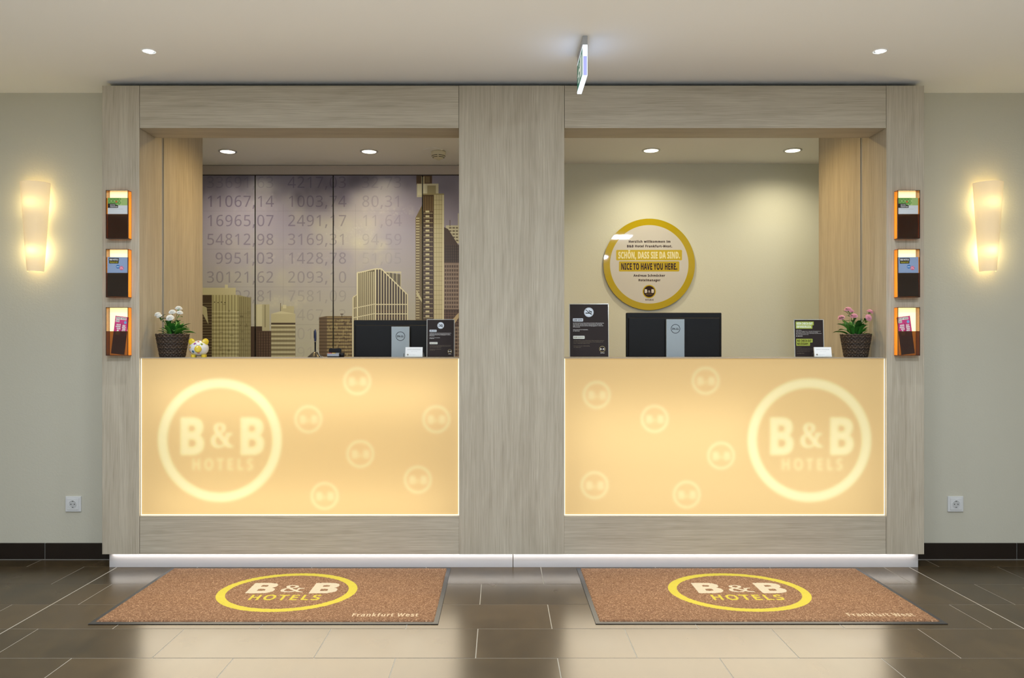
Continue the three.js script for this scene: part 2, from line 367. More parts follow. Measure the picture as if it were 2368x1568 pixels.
// ---------- wall sconces ----------
function sconce(x, label) {
  const yb = 1.594, h = 0.488, g = thing('wall_sconce', label, 'sconce', [x, yb, WALLZ]);
  const N = 24, M = 18, pos = [], idx = [];
  for (let j = 0; j <= M; j++) {
    const t = j / M, r = 0.043 + 0.037 * Math.pow(t, 0.9), dz = 0.018 + 0.066 * (0.8 + 0.35 * t);
    for (let i = 0; i <= N; i++) { const a = Math.PI * i / N; pos.push(-r * Math.cos(a), t * h, 0.018 + (dz - 0.018) * Math.sin(a)); }
  }
  for (let j = 0; j < M; j++) for (let i = 0; i < N; i++) { const a = j * (N + 1) + i; idx.push(a, a + 1, a + N + 1, a + 1, a + N + 2, a + N + 1); }
  const geo = new THREE.BufferGeometry();
  geo.setAttribute('position', new THREE.Float32BufferAttribute(pos, 3)); geo.setIndex(idx); geo.computeVertexNormals();
  part(g, 'lamp_shade', geo, std(lin(0.62, 0.55, 0.43), 1, { transmission: 0.09, thickness: 0, side: THREE.DoubleSide, specularIntensity: 0.4, emissive: lin(1, 0.72, 0.36), emissiveIntensity: 0.42 }), 'curved frosted glass shade');
  part(g, 'back_plate', box(-0.03, 0.03, 0.19, 0.3, 0, 0.012, { r: 0.004 }), whitePlastic);
  part(g, 'bracket', box(-0.008, 0.008, 0.235, 0.255, 0.012, 0.06), whitePlastic);
  for (const y of [0.115, 0.375]) {
    const b = part(g, 'bulb', new THREE.SphereGeometry(0.014, 16, 12), std(0x888888, 0.4, { emissive: lin(1, 0.8, 0.45), emissiveIntensity: 8 }));
    b.position.set(0, y, 0.048);
    pointLight([1, 0.8, 0.36], SCONCE, [x, yb + y, WALLZ + 0.048], 0.6);
  }
  part(g, 'lamp_holder', new THREE.CylinderGeometry(0.006, 0.006, 0.24, 12).translate(0, 0.245, 0.048), whitePlastic);
}
sconce(-2.629, 'tapered frosted glass wall sconce on the wall beside the white daisy side');
sconce(2.618, 'tapered frosted glass wall sconce on the wall beside the pink daisy side');

// ---------- wall sockets ----------
function socket(x, label) {
  const g = thing('wall_socket', label, 'socket', [x, 0.309, WALLZ]);
  part(g, 'cover_frame', box(-0.043, 0.043, -0.043, 0.043, 0, 0.009, { r: 0.003 }), whitePlastic);
  part(g, 'centre_plate', box(-0.032, 0.032, -0.032, 0.032, 0.009, 0.012, { r: 0.001 }), whitePlastic);
  const cup = new THREE.LatheGeometry([[0.0195, 0.001], [0.0205, 0.0035], [0.0215, 0.001]].map((p) => new THREE.Vector2(...p)), 32).rotateX(Math.PI / 2);
  part(g, 'socket_rim', cup.translate(0, 0, 0.0115), whitePlastic);
  part(g, 'socket_floor', new THREE.CylinderGeometry(0.0195, 0.0195, 0.0006, 28).rotateX(Math.PI / 2).translate(0, 0, 0.0125), std(lin(0.55, 0.55, 0.54), 0.5));
  for (const s of [-1, 1]) {
    part(g, 'contact_hole', new THREE.CylinderGeometry(0.0026, 0.0026, 0.0008, 14).rotateX(Math.PI / 2).translate(s * 0.0095, 0, 0.0132), blackMatte);
    part(g, 'earth_clip', box(-0.004, 0.004, s > 0 ? 0.0155 : -0.0185, s > 0 ? 0.0185 : -0.0155, 0.0125, 0.0136), std(lin(0.05, 0.045, 0.035), 0.4, { metalness: 0.5 }));
  }
}
socket(-2.432, 'white round-hole wall socket on the wall beside the white daisy side');
socket(2.452, 'white round-hole wall socket on the wall beside the pink daisy side');

// ---------- exit sign ----------
{
  const g = thing('exit_sign', 'lit green exit sign hanging edge-on from the ceiling', 'exit sign', [0.316, CEIL, 0.4725]);
  part(g, 'mount', box(-0.0108, 0.0108, -0.04, 0, -0.1275, 0.1275, { r: 0.001 }), std(lin(0.45, 0.46, 0.48), 0.4));
  const body = std(lin(0.8, 0.85, 0.9), 0.3, { emissive: lin(0.75, 0.88, 1), emissiveIntensity: 1.3 });
  part(g, 'sign_light_box', box(-0.0108, 0.0108, -0.181, -0.0405, -0.1275, 0.1275, { r: 0.0012 }), body, 'glowing white panel');
  part(g, 'sign_end_inlay', box(-0.0085, 0.0088, -0.179, -0.092, 0.1275, 0.1279), std(lin(0.4, 0.42, 0.8), 0.3, { emissive: lin(0.42, 0.46, 1), emissiveIntensity: 0.6 }), 'pale violet end inlay');
  const map = canvasOf(512, 256, (c, w, h) => {
    c.fillStyle = '#0a6a55'; c.fillRect(0, 0, w, h);
    c.fillStyle = '#f2fff8'; c.strokeStyle = '#f2fff8';
    c.fillRect(310, 30, 110, 196); // door
    disc(c, 205, 58, 24, '#f2fff8');
    c.lineWidth = 26; c.lineCap = 'round'; c.lineJoin = 'round';
    const line = (...p) => { c.beginPath(); p.forEach(([x, y], i) => (i ? c.lineTo(x, y) : c.moveTo(x, y))); c.stroke(); };
    line([200, 98], [180, 150]); line([180, 150], [225, 176], [215, 228]); line([178, 152], [150, 190], [100, 196]);
    line([205, 104], [250, 128], [285, 110]); line([190, 100], [140, 108], [122, 140]);
    c.lineWidth = 10; line([40, 128], [84, 128]); line([60, 106], [84, 128], [60, 150]);
  });
  for (const s of [-1, 1]) {
    const f = part(g, 'sign_face', new THREE.PlaneGeometry(0.243, 0.124), std(0xffffff, 0.3, { map, emissive: lin(1, 1, 1), emissiveMap: map, emissiveIntensity: 0.4 }), 'green pictogram of a running figure and a door');
    f.position.set(s * 0.0114, -0.111, 0); f.rotation.y = s * Math.PI / 2;
  }
  areaLight([0.52, 0.62, 1], 1.5, 0.24, 0.12, [0.316 - 0.014, CEIL - 0.11, 0.4725], [-4, CEIL - 0.11, 0.4725]);
  areaLight([0.52, 0.62, 1], 1.5, 0.24, 0.12, [0.316 + 0.014, CEIL - 0.11, 0.4725], [4, CEIL - 0.11, 0.4725]);
}

// ---------- smoke detector ----------
{
  const g = thing('smoke_detector', 'cream round smoke detector on the back office ceiling', 'smoke detector', [-0.512, CEIL, -1.46]);
  const cream = std(lin(0.72, 0.68, 0.52), 0.45);
  part(g, 'base_plate', box(-0.05, 0.05, -0.004, 0, -0.05, 0.05).rotateY(Math.PI / 4).translate(-0.035, 0, 0.05), ceilingPaint);
  part(g, 'detector_body', new THREE.LatheGeometry([[0, -0.062], [0.014, -0.062], [0.016, -0.056], [0.034, -0.052], [0.042, -0.044], [0.05, -0.03], [0.052, -0.014], [0.05, 0], [0, 0]].map((p) => new THREE.Vector2(...p)), 40), cream);
  for (const k of [0, 1]) for (let q = 0; q < 4; q++) {
    const r = k ? 0.0405 : 0.0475, y = k ? -0.0465 : -0.036, pts = [];
    for (let i = 0; i <= 10; i++) { const a = q * Math.PI / 2 + 0.1 + i / 10 * (Math.PI / 2 - 0.2) - Math.PI / 2; pts.push(new THREE.Vector3(Math.cos(a) * r, y, Math.sin(a) * r)); }
    part(g, 'smoke_slot', new THREE.TubeGeometry(new THREE.CatmullRomCurve3(pts), 14, 0.0019, 6), blackMatte);
  }
}

// ---------- mural doors ----------
const MPX = 410.6, MPY = 406, MW = 746, MH = 715, MZ = -1.88;   // the print in photograph pixels of its plane
const muralMap = canvasOf(2014, 1930, (c, w) => {
  const S = w / MW;
  c.scale(S, S); c.translate(-MPX, -MPY);
  const sky = c.createLinearGradient(0, MPY, 0, 830);
  sky.addColorStop(0, '#8b889e'); sky.addColorStop(0.22, '#a09bb4'); sky.addColorStop(0.45, '#b0acba'); sky.addColorStop(0.7, '#bcbbb6'); sky.addColorStop(1, '#c4c4b0');
  c.fillStyle = sky; c.fillRect(MPX, MPY, MW, MH);
  // printed clouds
  const cloud = (x, y, rx, ry, color, n, a) => {
    for (let i = 0; i < n; i++) {
      const px = x + rr(-rx, rx), py = y + rr(-ry, ry), r = rr(0.18, 0.5) * Math.min(rx, ry * 2.4);
      const g = c.createRadialGradient(px, py, 0, px, py, r);
      g.addColorStop(0, color + a + ')'); g.addColorStop(1, color + '0)');
      c.fillStyle = g; c.fillRect(px - r, py - r, 2 * r, 2 * r);
    }
  };
  cloud(640, 430, 240, 26, 'rgba(84,80,100,', 46, 0.22); cloud(900, 420, 140, 22, 'rgba(88,84,104,', 24, 0.2); cloud(740, 455, 60, 22, 'rgba(80,76,98,', 20, 0.22);
  cloud(780, 480, 120, 40, 'rgba(190,186,190,', 46, 0.2); cloud(560, 500, 70, 40, 'rgba(176,170,182,', 24, 0.12);
  cloud(800, 540, 70, 30, 'rgba(202,199,192,', 56, 0.27); cloud(860, 585, 40, 34, 'rgba(206,203,190,', 40, 0.27); cloud(900, 480, 60, 10, 'rgba(200,196,196,', 24, 0.14);
  cloud(600, 560, 130, 22, 'rgba(188,184,184,', 34, 0.18); cloud(650, 630, 150, 22, 'rgba(200,198,184,', 40, 0.18); cloud(660, 690, 60, 14, 'rgba(212,210,192,', 30, 0.24);
  for (let i = 0; i < 90; i++) { const a = rr(0, 3.14), q = Math.sqrt(rnd()); cloud(812 + Math.cos(a) * 58 * q, 560 - Math.sin(a) * 50 * q, 6, 5, 'rgba(226,223,214,', 2, 0.16); }
  for (let i = 0; i < 50; i++) cloud(rr(560, 760), rr(585, 600) + 6 * Math.sin(i), 16, 5, 'rgba(214,211,206,', 1, 0.16);
  for (let i = 0; i < 40; i++) cloud(rr(600, 690), rr(676, 700), 8, 5, 'rgba(222,219,202,', 1, 0.2);
  for (let i = 0; i < 40; i++) cloud(rr(850, 960), rr(478, 492), 14, 3, 'rgba(218,215,212,', 1, 0.16);
  for (let i = 0; i < 40; i++) cloud(rr(540, 640), rr(450, 500), 14, 8, 'rgba(188,184,196,', 1, 0.14);
  // figures
  const rows = [421, 463, 506, 548, 590, 632, 674, 716, 758, 800];
  const cols = [[634, ['33691,63', '11067,14', '16965,07', '54812,98', '9951,03', '30121,62', '8392,81', '', '', ''], [0.2, 0.5, 0.42, 0.36, 0.33, 0.3, 0.2]],
    [802, ['4217,03', '1003,74', '2491,17', '3169,31', '1428,78', '2093,10', '7581,09', '3467,13', '2011,36', '1916,20'], [0.34, 0.36, 0.34, 0.28, 0.26, 0.24, 0.14, 0.12, 0.1, 0.07]],
    [930, ['32,73', '80,31', '11,64', '94,59', '51,05', '', '', '', '', ''], [0.17, 0.2, 0.15, 0.13, 0.08]]];
  for (const [x, list, alpha] of cols) list.forEach((s, i) => {
    if (s) write(c, s, x, rows[i] + 12.5, 34.5, { color: `rgba(62,52,88,${(alpha[i] ?? 0.1) * 0.9})`, align: 'right', gap: 1.3, fit: s.length * 19.6 + (s.length > 5 ? 0 : -4) });
  });
  c.strokeStyle = 'rgba(96,86,110,0.22)'; c.lineWidth = 0.8;
  for (let i = 1; i < 8; i += 2) { c.beginPath(); c.moveTo(470, rows[i] + 22); c.lineTo(930, rows[i] + 22); c.stroke(); }
  for (const x of [655, 822]) { c.beginPath(); c.moveTo(x, 470); c.lineTo(x, 700); c.stroke(); }
  const B = MPY + MH;
  const poly = (color, ...p) => { c.fillStyle = color; c.beginPath(); p.forEach(([x, y], i) => (i ? c.lineTo(x, y) : c.moveTo(x, y))); c.closePath(); c.fill(); };
  const rect = (color, x, y, w2, h2) => { c.fillStyle = color; c.fillRect(x, y, w2, h2); };
  const bars = (color, x0, x1, y0, y1, step, width) => { c.fillStyle = color; for (let x = x0; x < x1; x += step) c.fillRect(x, y0, width, y1 - y0); };
  const bands = (color, x0, x1, y0, y1, step, width) => { c.fillStyle = color; for (let y = y0; y < y1; y += step) c.fillRect(x0, y, x1 - x0, width); };
  // block by the side panel
  rect('#cfcaa6', 410, 656, 135, 18); rect('#d8d4b4', 520, 649, 7, 9);
  rect('#4a3c2e', 410, 672, 80, B - 672); bands('#8f8568', 410, 490, 690, B, 6, 1.2);
  poly('#c7c29c', [452, 690], [478, 700], [482, 738], [470, 716]);
  rect('#c2bd92', 490, 672, 62, B - 672); poly('#aaa37c', [552, 672], [580, 679], [580, B], [552, B]);
  bars('#7c7350', 492, 552, 672, B, 7.2, 1.4); bars('#6f6647', 554, 580, 676, B, 4.2, 1.4); bands('rgba(120,112,80,0.28)', 490, 580, 712, B, 9, 3.4);
  bands('rgba(236,232,196,0.35)', 490, 552, 708, B, 9, 2.4);
  for (let i = 0; i < 30; i++) rect(`rgba(70,60,40,${rr(0.1, 0.35)})`, rr(490, 576), rr(690, 830), rr(2, 9), rr(2, 5));
  for (let i = 0; i < 4; i++) rect('#3a3024', 495 + i * 8, 687 + (i % 2), 2.4, 2);
  // small towers
  rect('#bdb898', 588, 693, 35, 60); rect('#d6d2b2', 594, 693, 12, 60); rect('#8a8266', 612, 694, 2, 50);
  rect('#4b3b30', 580, 742, 26, B - 742); rect('#59463a', 594, 752, 40, B - 752); bands('#6f5a48', 594, 634, 758, B, 6, 1.2); bars('#3b2d25', 596, 634, 754, B, 6, 1.6);
  rect('#c4bf9e', 650, 697, 30, 20); rect('#dcd8ba', 654, 694, 8, 8); rect('#6b614d', 648, 690, 1.4, 26);
  rect('#c9c4a2', 627, 714, 56, B - 714); poly('#d9d5b6', [627, 714], [650, 708], [683, 714]); rect('#4a3d30', 627, 734, 56, 4); bands('#8b8265', 627, 683, 742, B, 10, 4.5); bands('#e0dcc0', 627, 683, 739, B, 10, 1.2); bars('rgba(90,80,60,0.35)', 628, 683, 742, B, 3.4, 1.2);
  // brown glass block
  poly('#6d5a42', [738, 722], [756, 719], [756, B], [738, B]); rect('#84724f', 756, 719, 58, B - 719);
  bars('#b3a675', 758, 813, 722, B, 4.6, 1); bands('#4d3d2a', 738, 814, 724, B, 7.4, 2); bands('rgba(196,184,132,0.5)', 756, 814, 728, B, 7.4, 1);
  for (let i = 0; i < 190; i++) rect(rnd() < 0.5 ? `rgba(58,42,26,${rr(0.2, 0.6)})` : `rgba(200,190,140,${rr(0.1, 0.5)})`, rr(757, 810), rr(722, 860), rr(1.5, 5), rr(2, 6));
  rect('#3e3122', 790, 714, 1.2, 8); rect('#3e3122', 787, 714, 7, 1.4);
  // white lattice tower
  poly('#6f6647', [816, 678], [827, 670], [827, B], [816, B]); poly('#6d6446', [826, 623], [868, 614], [868, B], [826, B]);
  poly('#6b6350', [888, 621], [927, 626], [927, 668], [888, 640]); bars('#d8d4b6', 890, 927, 621, 660, 9, 1.5); rect('#d8d4b6', 888, 620, 40, 2.4);
  poly('#433428', [868, 614], [882, 614], [942, 671], [942, B], [868, B]);
  const wl = '#e2dec2';
  bars(wl, 817, 827, 674, B, 3.6, 1.4); bars(wl, 827, 868, 620, B, 4.5, 1.9);
  c.save(); c.beginPath(); [[868, 614], [882, 614], [942, 671], [942, B], [868, B]].forEach(([x, y], i) => (i ? c.lineTo(x, y) : c.moveTo(x, y))); c.clip();
  bars(wl, 868, 942, 612, B, 6.2, 2); bands(wl, 868, 942, 692, B, 21, 2.2); bands('rgba(110,80,48,0.5)', 868, 942, 706, B, 13, 4); bars(wl, 868, 942, 612, B, 6.2, 2); c.restore();
  c.strokeStyle = wl; c.lineWidth = 2.6; c.beginPath(); c.moveTo(826, B); c.lineTo(826, 623); c.lineTo(868, 614); c.lineTo(882, 614); c.lineTo(942, 671); c.lineTo(942, B); c.stroke();
  c.lineWidth = 3; c.beginPath(); c.moveTo(868, 614); c.lineTo(868, B); c.stroke(); c.lineWidth = 2; c.beginPath(); c.moveTo(816, B); c.lineTo(816, 678); c.lineTo(827, 670); c.stroke();
  for (let y = 695; y < B; y += 21) { c.beginPath(); c.moveTo(816, y + 7); c.lineTo(868, y - 3); c.stroke(); }
  // tall tower
  rect('#5a4636', 963, 406, 36, 20); rect('#b9b08c', 974, 408, 8, 16); rect('#7a6a50', 984, 408, 10, 14);
  rect('#d9d6bb', 964, 424, 50, 30); rect('#ebe8cf', 966, 425, 18, 24); rect('#a79f7e', 988, 428, 20, 20);
  poly('#7a6b4c', [961, 500], [977, 470], [977, B], [961, B]); bands('#cfc9a6', 962, 970, 500, B, 6, 2); poly('#cfcba8', [963, 660], [977, 684], [977, 690], [963, 672]);
  rect('#54402f', 977, 449, 27, B - 449); bars('#8f7a56', 979, 1003, 452, 486, 4, 1.6); bars('#3d2d22', 978, 1003, 486, B, 5.4, 1.6); rect('#d2cba6', 1003, 449, 24, B - 449);
  for (let y = 484; y < 900; y += 10.6) { rect('#d9d3b0', 984, y, 9, 4); rect('#b7ae88', 979, y + 5, 22, 1.4); }
  bands('rgba(140,128,92,0.6)', 1003, 1027, 460, B, 10.6, 1); bars('rgba(150,138,100,0.5)', 1003, 1027, 449, B, 6, 0.9); rect('#e6e1c4', 1023, 449, 3.4, B - 449); rect('#aa9f76', 977, 446, 50, 3);
  // cluster at the pillar
  rect('#d5d0b4', 1031, 517, 130, 40); bands('#6c6048', 1036, 1156, 521, 556, 7, 3); bars('#d5d0b4', 1036, 1156, 517, 556, 8, 2.4); rect('#5b4b3a', 1040, 505, 1.2, 14); rect('#d9d5bd', 1059, 490, 2, 60);
  poly('#4c3a2f', [1027, 521], [1036, 525], [1066, 570], [1156, 610], [1156, 700], [1027, 700]); bands('rgba(112,92,72,0.5)', 1028, 1100, 560, 600, 6, 1.4); bars('rgba(32,24,18,0.6)', 1030, 1156, 560, 600, 5, 1.8);
  rect('#8a7668', 1027, 600, 130, 104); bars('#4b3a33', 1029, 1156, 604, 702, 5.4, 2.4); bands('#9a8778', 1027, 1156, 602, 702, 9, 3.6);
  rect('#4a3428', 1027, 704, 130, B - 704); bands('#8a6f58', 1027, 1156, 712, 830, 6, 1); bars('#7c634f', 1030, 1156, 706, 740, 6, 0.9); poly('#c8b48c', [1044, 730], [1056, 716], [1061, 712], [1061, 722], [1050, 738]);
  rect('#7c6a5e', 1030, 742, 130, B - 742); bars('#4b3c34', 1033, 1156, 744, 830, 7, 2.6); bands('#93826f', 1030, 1156, 744, 830, 8, 2.6);
});
{
  const joints = [X(410.6, MZ), X(590, MZ), X(770.5, MZ), X(977, MZ), -0.066], top = Y(MPY, MZ), bottom = 0.03;
  const labels = ['sliding mural door printed with a striped tower block and pale figures, by the wooden side panel', 'sliding mural door printed with cloudy sky above two small towers', 'sliding mural door printed with a white lattice tower with a slanted roof', 'sliding mural door printed with a tall pale skyscraper, beside the centre panel'];
  const edge = std(lin(0.03, 0.025, 0.02), 0.5);
  const print = std(0xffffff, 0.32, { map: muralMap });
  for (let i = 0; i < 4; i++) {
    const x0 = joints[i] + 0.004, x1 = joints[i + 1] - 0.004;
    const g = thing('mural_door', labels[i], 'mural', [(x0 + x1) / 2, 0, MZ]);
    part(g, 'door_leaf', box(-(x1 - x0) / 2, (x1 - x0) / 2, 0.004, top, -0.022, -0.0008), edge);
    const pw = x1 - x0, f = new THREE.PlaneGeometry(pw, top - bottom), uv = f.attributes.uv, p = f.attributes.position;
    for (let k = 0; k < uv.count; k++) {
      const wx = p.getX(k) + (x0 + x1) / 2, wy = p.getY(k) + (top + bottom) / 2;
      const px = CX + (wx - EYE[0]) * F / (EYE[2] - MZ), py = CY - (wy - EYE[1]) * F / (EYE[2] - MZ);
      uv.setXY(k, (px - MPX) / MW, 1 - Math.min(0.999, (py - MPY) / MH));
    }
    part(g, 'printed_face', f.translate(0, (top + bottom) / 2, 0), print, 'printed city skyline under clouds with rows of figures');
  }
  const head = structure('trim_1', 'brown-grey header board above the mural doors');
  part(head, 'header_board', box(-2.79, -0.062, top + 0.006, CEIL - 0.004, -1.93, MZ + 0.002), std(lin(0.5, 0.45, 0.42), 0.7));
  part(head, 'runner_rail', box(-2.79, -0.062, top + 0.0005, top + 0.006, -1.93, MZ + 0.006), std(lin(0.03, 0.02, 0.02), 0.5));
  const filler = structure('trim_2', 'dark filler strip beside the mural doors');
  part(filler, 'filler_strip', box(-2.8, joints[0], 0, CEIL - 0.004, -1.93, MZ - 0.01), std(lin(0.5, 0.45, 0.42), 0.7));
}

// ---------- round welcome sign ----------
{
  const zc = -1.84, cx = X(1502, zc + 0.03), cy = Y(611, zc + 0.03), R = 106 * (EYE[2] - zc - 0.03) / F;
  const g = thing('round_sign', 'round glossy welcome sign with a yellow rim on the office wall', 'sign', [cx, cy, zc]);
  for (const [a, b] of [[-0.2, 0.2], [0.2, 0.2], [0, -0.26]]) part(g, 'spacer', new THREE.CylinderGeometry(0.01, 0.01, 0.01, 12).rotateX(Math.PI / 2).translate(a, b, 0.005), aluminium);
  part(g, 'sign_plate', new THREE.CylinderGeometry(R, R, 0.008, 96).rotateX(Math.PI / 2).translate(0, 0, 0.014), std(hex('#a9971f'), 0.15));
  const map = canvasOf(1024, 1024, (c) => {
    const k = 512 / 638, m = (x) => (x - 737) * k + 512, n = (y) => (y - 790) * k + 512;   // crop pixels to canvas
    c.fillStyle = '#bda517'; c.fillRect(0, 0, 1024, 1024);
    disc(c, 512, 512, 549 * k, '#d2cfcd');
    const brown = '#2a1410';
    write(c, 'Herzlich willkommen im', m(742), n(487), 44 * k, { bold: true, color: brown, align: 'center', gap: 2, fit: 588 * k, outline: 1.6 });
    write(c, 'B&B Hotel Frankfurt-West.', m(742), n(552), 44 * k, { bold: true, color: brown, align: 'center', gap: 2, fit: 636 * k, outline: 1.6 });
    pill(c, m(275), n(588), 920 * k, 146 * k, 12, '#c9b022');
    write(c, 'SCHÖN, DASS SIE DA SIND.', m(736), n(706), 126 * k, { bold: true, color: '#eee6b8', align: 'center', fit: 868 * k, outline: 5 });
    pill(c, m(314), n(748), 844 * k, 142 * k, 12, '#c2a91c');
    write(c, 'NICE TO HAVE YOU HERE.', m(736), n(864), 122 * k, { bold: true, color: '#2c0f0c', align: 'center', fit: 790 * k, outline: 3 });
    write(c, 'Andreas Schmücker', m(738), n(962), 44 * k, { bold: true, color: brown, align: 'center', gap: 2, fit: 440 * k, outline: 1.6 });
    write(c, 'Hotelmanager', m(738), n(1026), 44 * k, { bold: true, color: brown, align: 'center', gap: 2, fit: 308 * k, outline: 1.6 });
    disc(c, m(737), n(1170), 92 * k, '#bfa61a'); disc(c, m(737), n(1170), 78 * k, '#2c120f');
    write(c, 'B', m(690), n(1188), 66 * k, { bold: true, color: '#f4efe8', align: 'center', fit: 42 * k, outline: 2 });
    write(c, 'B', m(785), n(1188), 66 * k, { bold: true, color: '#f4efe8', align: 'center', fit: 42 * k, outline: 2 });
    write(c, '&', m(738), n(1184), 46 * k, { family: 'serif', color: '#f4efe8', align: 'center' });
    write(c, 'HOTELS', m(738), n(1215), 20 * k, { color: '#bfa61a', align: 'center', gap: 3, fit: 92 * k });
    write(c, 'HOTELBB.DE', m(740), n(1298), 34 * k, { bold: true, color: brown, align: 'center', fit: 118 * k });
  });
  part(g, 'printed_face', new THREE.CircleGeometry(R - 0.0008, 96).translate(0, 0, 0.0184), std(0xffffff, 0.03, { map }), 'printed lettering on an off-white disc');
}

// ---------- monitors ----------
function monitor(px, topPy, label) {
  const z = -0.44, x = X(px, z), top = Y(topPy, z), base = 0.75, w = 221 * (EYE[2] - z) / F, h = 0.335;
  const g = thing('monitor', label, 'monitor', [x, base, z]);
  const yt = top - base;
  part(g, 'screen_housing', box(-w / 2, w / 2, yt - h, yt, -0.022, 0, { r: 0.006 }), blackPlastic, 'black rear of the display');
  part(g, 'rear_cover', box(-w / 2 + 0.012, w / 2 - 0.012, yt - h + 0.012, yt - 0.03, 0, 0.012, { r: 0.0055 }), blackPlastic);
  part(g, 'display_screen', new THREE.PlaneGeometry(w - 0.02, h - 0.02).rotateY(Math.PI).translate(0, yt - h / 2, -0.0225), std(lin(0.02, 0.02, 0.025), 0.1));
  const pw = 0.106, pTop = yt - 0.04;
  const silver = std(lin(0.36, 0.42, 0.46), 0.4, { metalness: 0.25 });
  part(g, 'stand_column', box(-pw / 2, pw / 2, 0.012, pTop, 0.022, 0.04, { r: 0.002 }), silver, 'silver stand column');
  part(g, 'stand_base', box(-0.12, 0.12, 0, 0.012, -0.09, 0.1, { r: 0.004 }), silver);
  const map = canvasOf(256, 256, (c) => {
    c.fillStyle = '#a2aeb5'; c.fillRect(0, 0, 256, 256);
    ringOf(c, 128, 128, 112, 13, '#0e1114');
    write(c, 'D', 42, 152, 66, { bold: true, color: '#0e1114', outline: 3, fit: 44 });
    c.save(); c.translate(108, 130); c.rotate(-0.6); write(c, 'E', -18, 22, 62, { bold: true, color: '#0e1114', outline: 3, fit: 34 }); c.restore();
    write(c, 'LL', 140, 152, 66, { bold: true, color: '#0e1114', outline: 3, fit: 74 });
  });
  part(g, 'emblem', new THREE.PlaneGeometry(0.058, 0.058).translate(0, pTop - 0.056, 0.0403), std(0xffffff, 0.4, { map, metalness: 0.25 }), 'round maker emblem');
}
monitor(928, 740, 'black monitor seen from behind, in front of the city mural');
monitor(1558.5, 723, 'black monitor seen from behind, below the round welcome sign');

// ---------- printed counter signs ----------
function drawNoSmoking(c, W, H) {
  c.fillStyle = '#2f2624'; c.fillRect(0, 0, W, H);
  const k = W / 960, p = (x) => (x - 95) * k, q = (y) => (y - 145) * k * (H / W) / (1325 / 960);
  const ic = [p(575), q(345)];
  disc(c, ic[0], ic[1], 120 * k, '#dde5ee'); ringOf(c, ic[0], ic[1], 108 * k, 8 * k, '#b4bcc6');
  c.fillStyle = '#14100f'; c.fillRect(ic[0] - 86 * k, ic[1] + 10 * k, 130 * k, 22 * k); c.fillRect(ic[0] + 50 * k, ic[1] + 10 * k, 22 * k, 22 * k);
  c.strokeStyle = '#14100f'; c.lineWidth = 16 * k; c.beginPath(); c.moveTo(ic[0] - 82 * k, ic[1] - 66 * k); c.lineTo(ic[0] + 72 * k, ic[1] + 66 * k); c.stroke();
  c.lineWidth = 20 * k; c.beginPath(); c.moveTo(ic[0] + 4 * k, ic[1] - 48 * k); c.quadraticCurveTo(ic[0] + 20 * k, ic[1] - 8 * k, ic[0] + 50 * k, ic[1] - 22 * k); c.quadraticCurveTo(ic[0] + 66 * k, ic[1] - 20 * k, ic[0] + 66 * k, ic[1]); c.stroke();
  pill(c, p(172), q(498), 256 * k, 80 * k, 14 * k, '#dde5ee');
  write(c, 'LIEBE GÄSTE!', p(186), q(560), 60 * k, { bold: true, color: '#2f2624', fit: 226 * k });
  const white = ['Das B&B Hotel ist ein reines Nichtraucherhotel. Bitte beachten Sie,', 'dass Rauchen auf dem Zimmer nicht gestattet ist. Bei Verstoß', 'gegen das Rauchverbot wird eine Reinigungsgebühr in Höhe von', '50 € berechnet.', '', 'Vielen Dank für Ihr Verständnis.', 'Ihr B&B Hotel'];
  const wide = [780, 735, 760, 180, 0, 380, 165];
  white.forEach((s, i) => s && write(c, s, p(174), q(630 + i * 33), 26 * k, { color: '#e4e2e0', fit: wide[i] * k, outline: 0.6 }));
  pill(c, p(176), q(940), 288 * k, 78 * k, 14 * k, '#e2e4dc');
  write(c, 'DEAR GUESTS!', p(190), q(1002), 58 * k, { bold: true, color: '#8d8a72', fit: 256 * k });
  const grey = ['The B&B Hotel is a non-smoking hotel. Please note that smoking in', 'the rooms is not permitted. Any violation of our smoking ban will', 'incur a cleaning charge of 50 €.', '', 'Thank you for your understanding.', 'Your B&B Hotel'];
  const wide2 = [770, 745, 415, 0, 412, 185];
  grey.forEach((s, i) => s && write(c, s, p(184), q(1068 + i * 34), 25 * k, { color: '#94876e', fit: wide2[i] * k }));
  ringOf(c, p(905), q(1275), 70 * k, 12 * k, '#a8996a');
  write(c, 'B', p(868), q(1294), 52 * k, { bold: true, color: '#f2efec', align: 'center', outline: 2 }); write(c, 'B', p(940), q(1294), 52 * k, { bold: true, color: '#f2efec', align: 'center', outline: 2 }); write(c, '&', p(904), q(1290), 32 * k, { family: 'serif', color: '#f2efec', align: 'center' });
  write(c, 'HOTELS', p(908), q(1384), 30 * k, { bold: true, color: '#e8e4e0', align: 'center', fit: 104 * k });
}
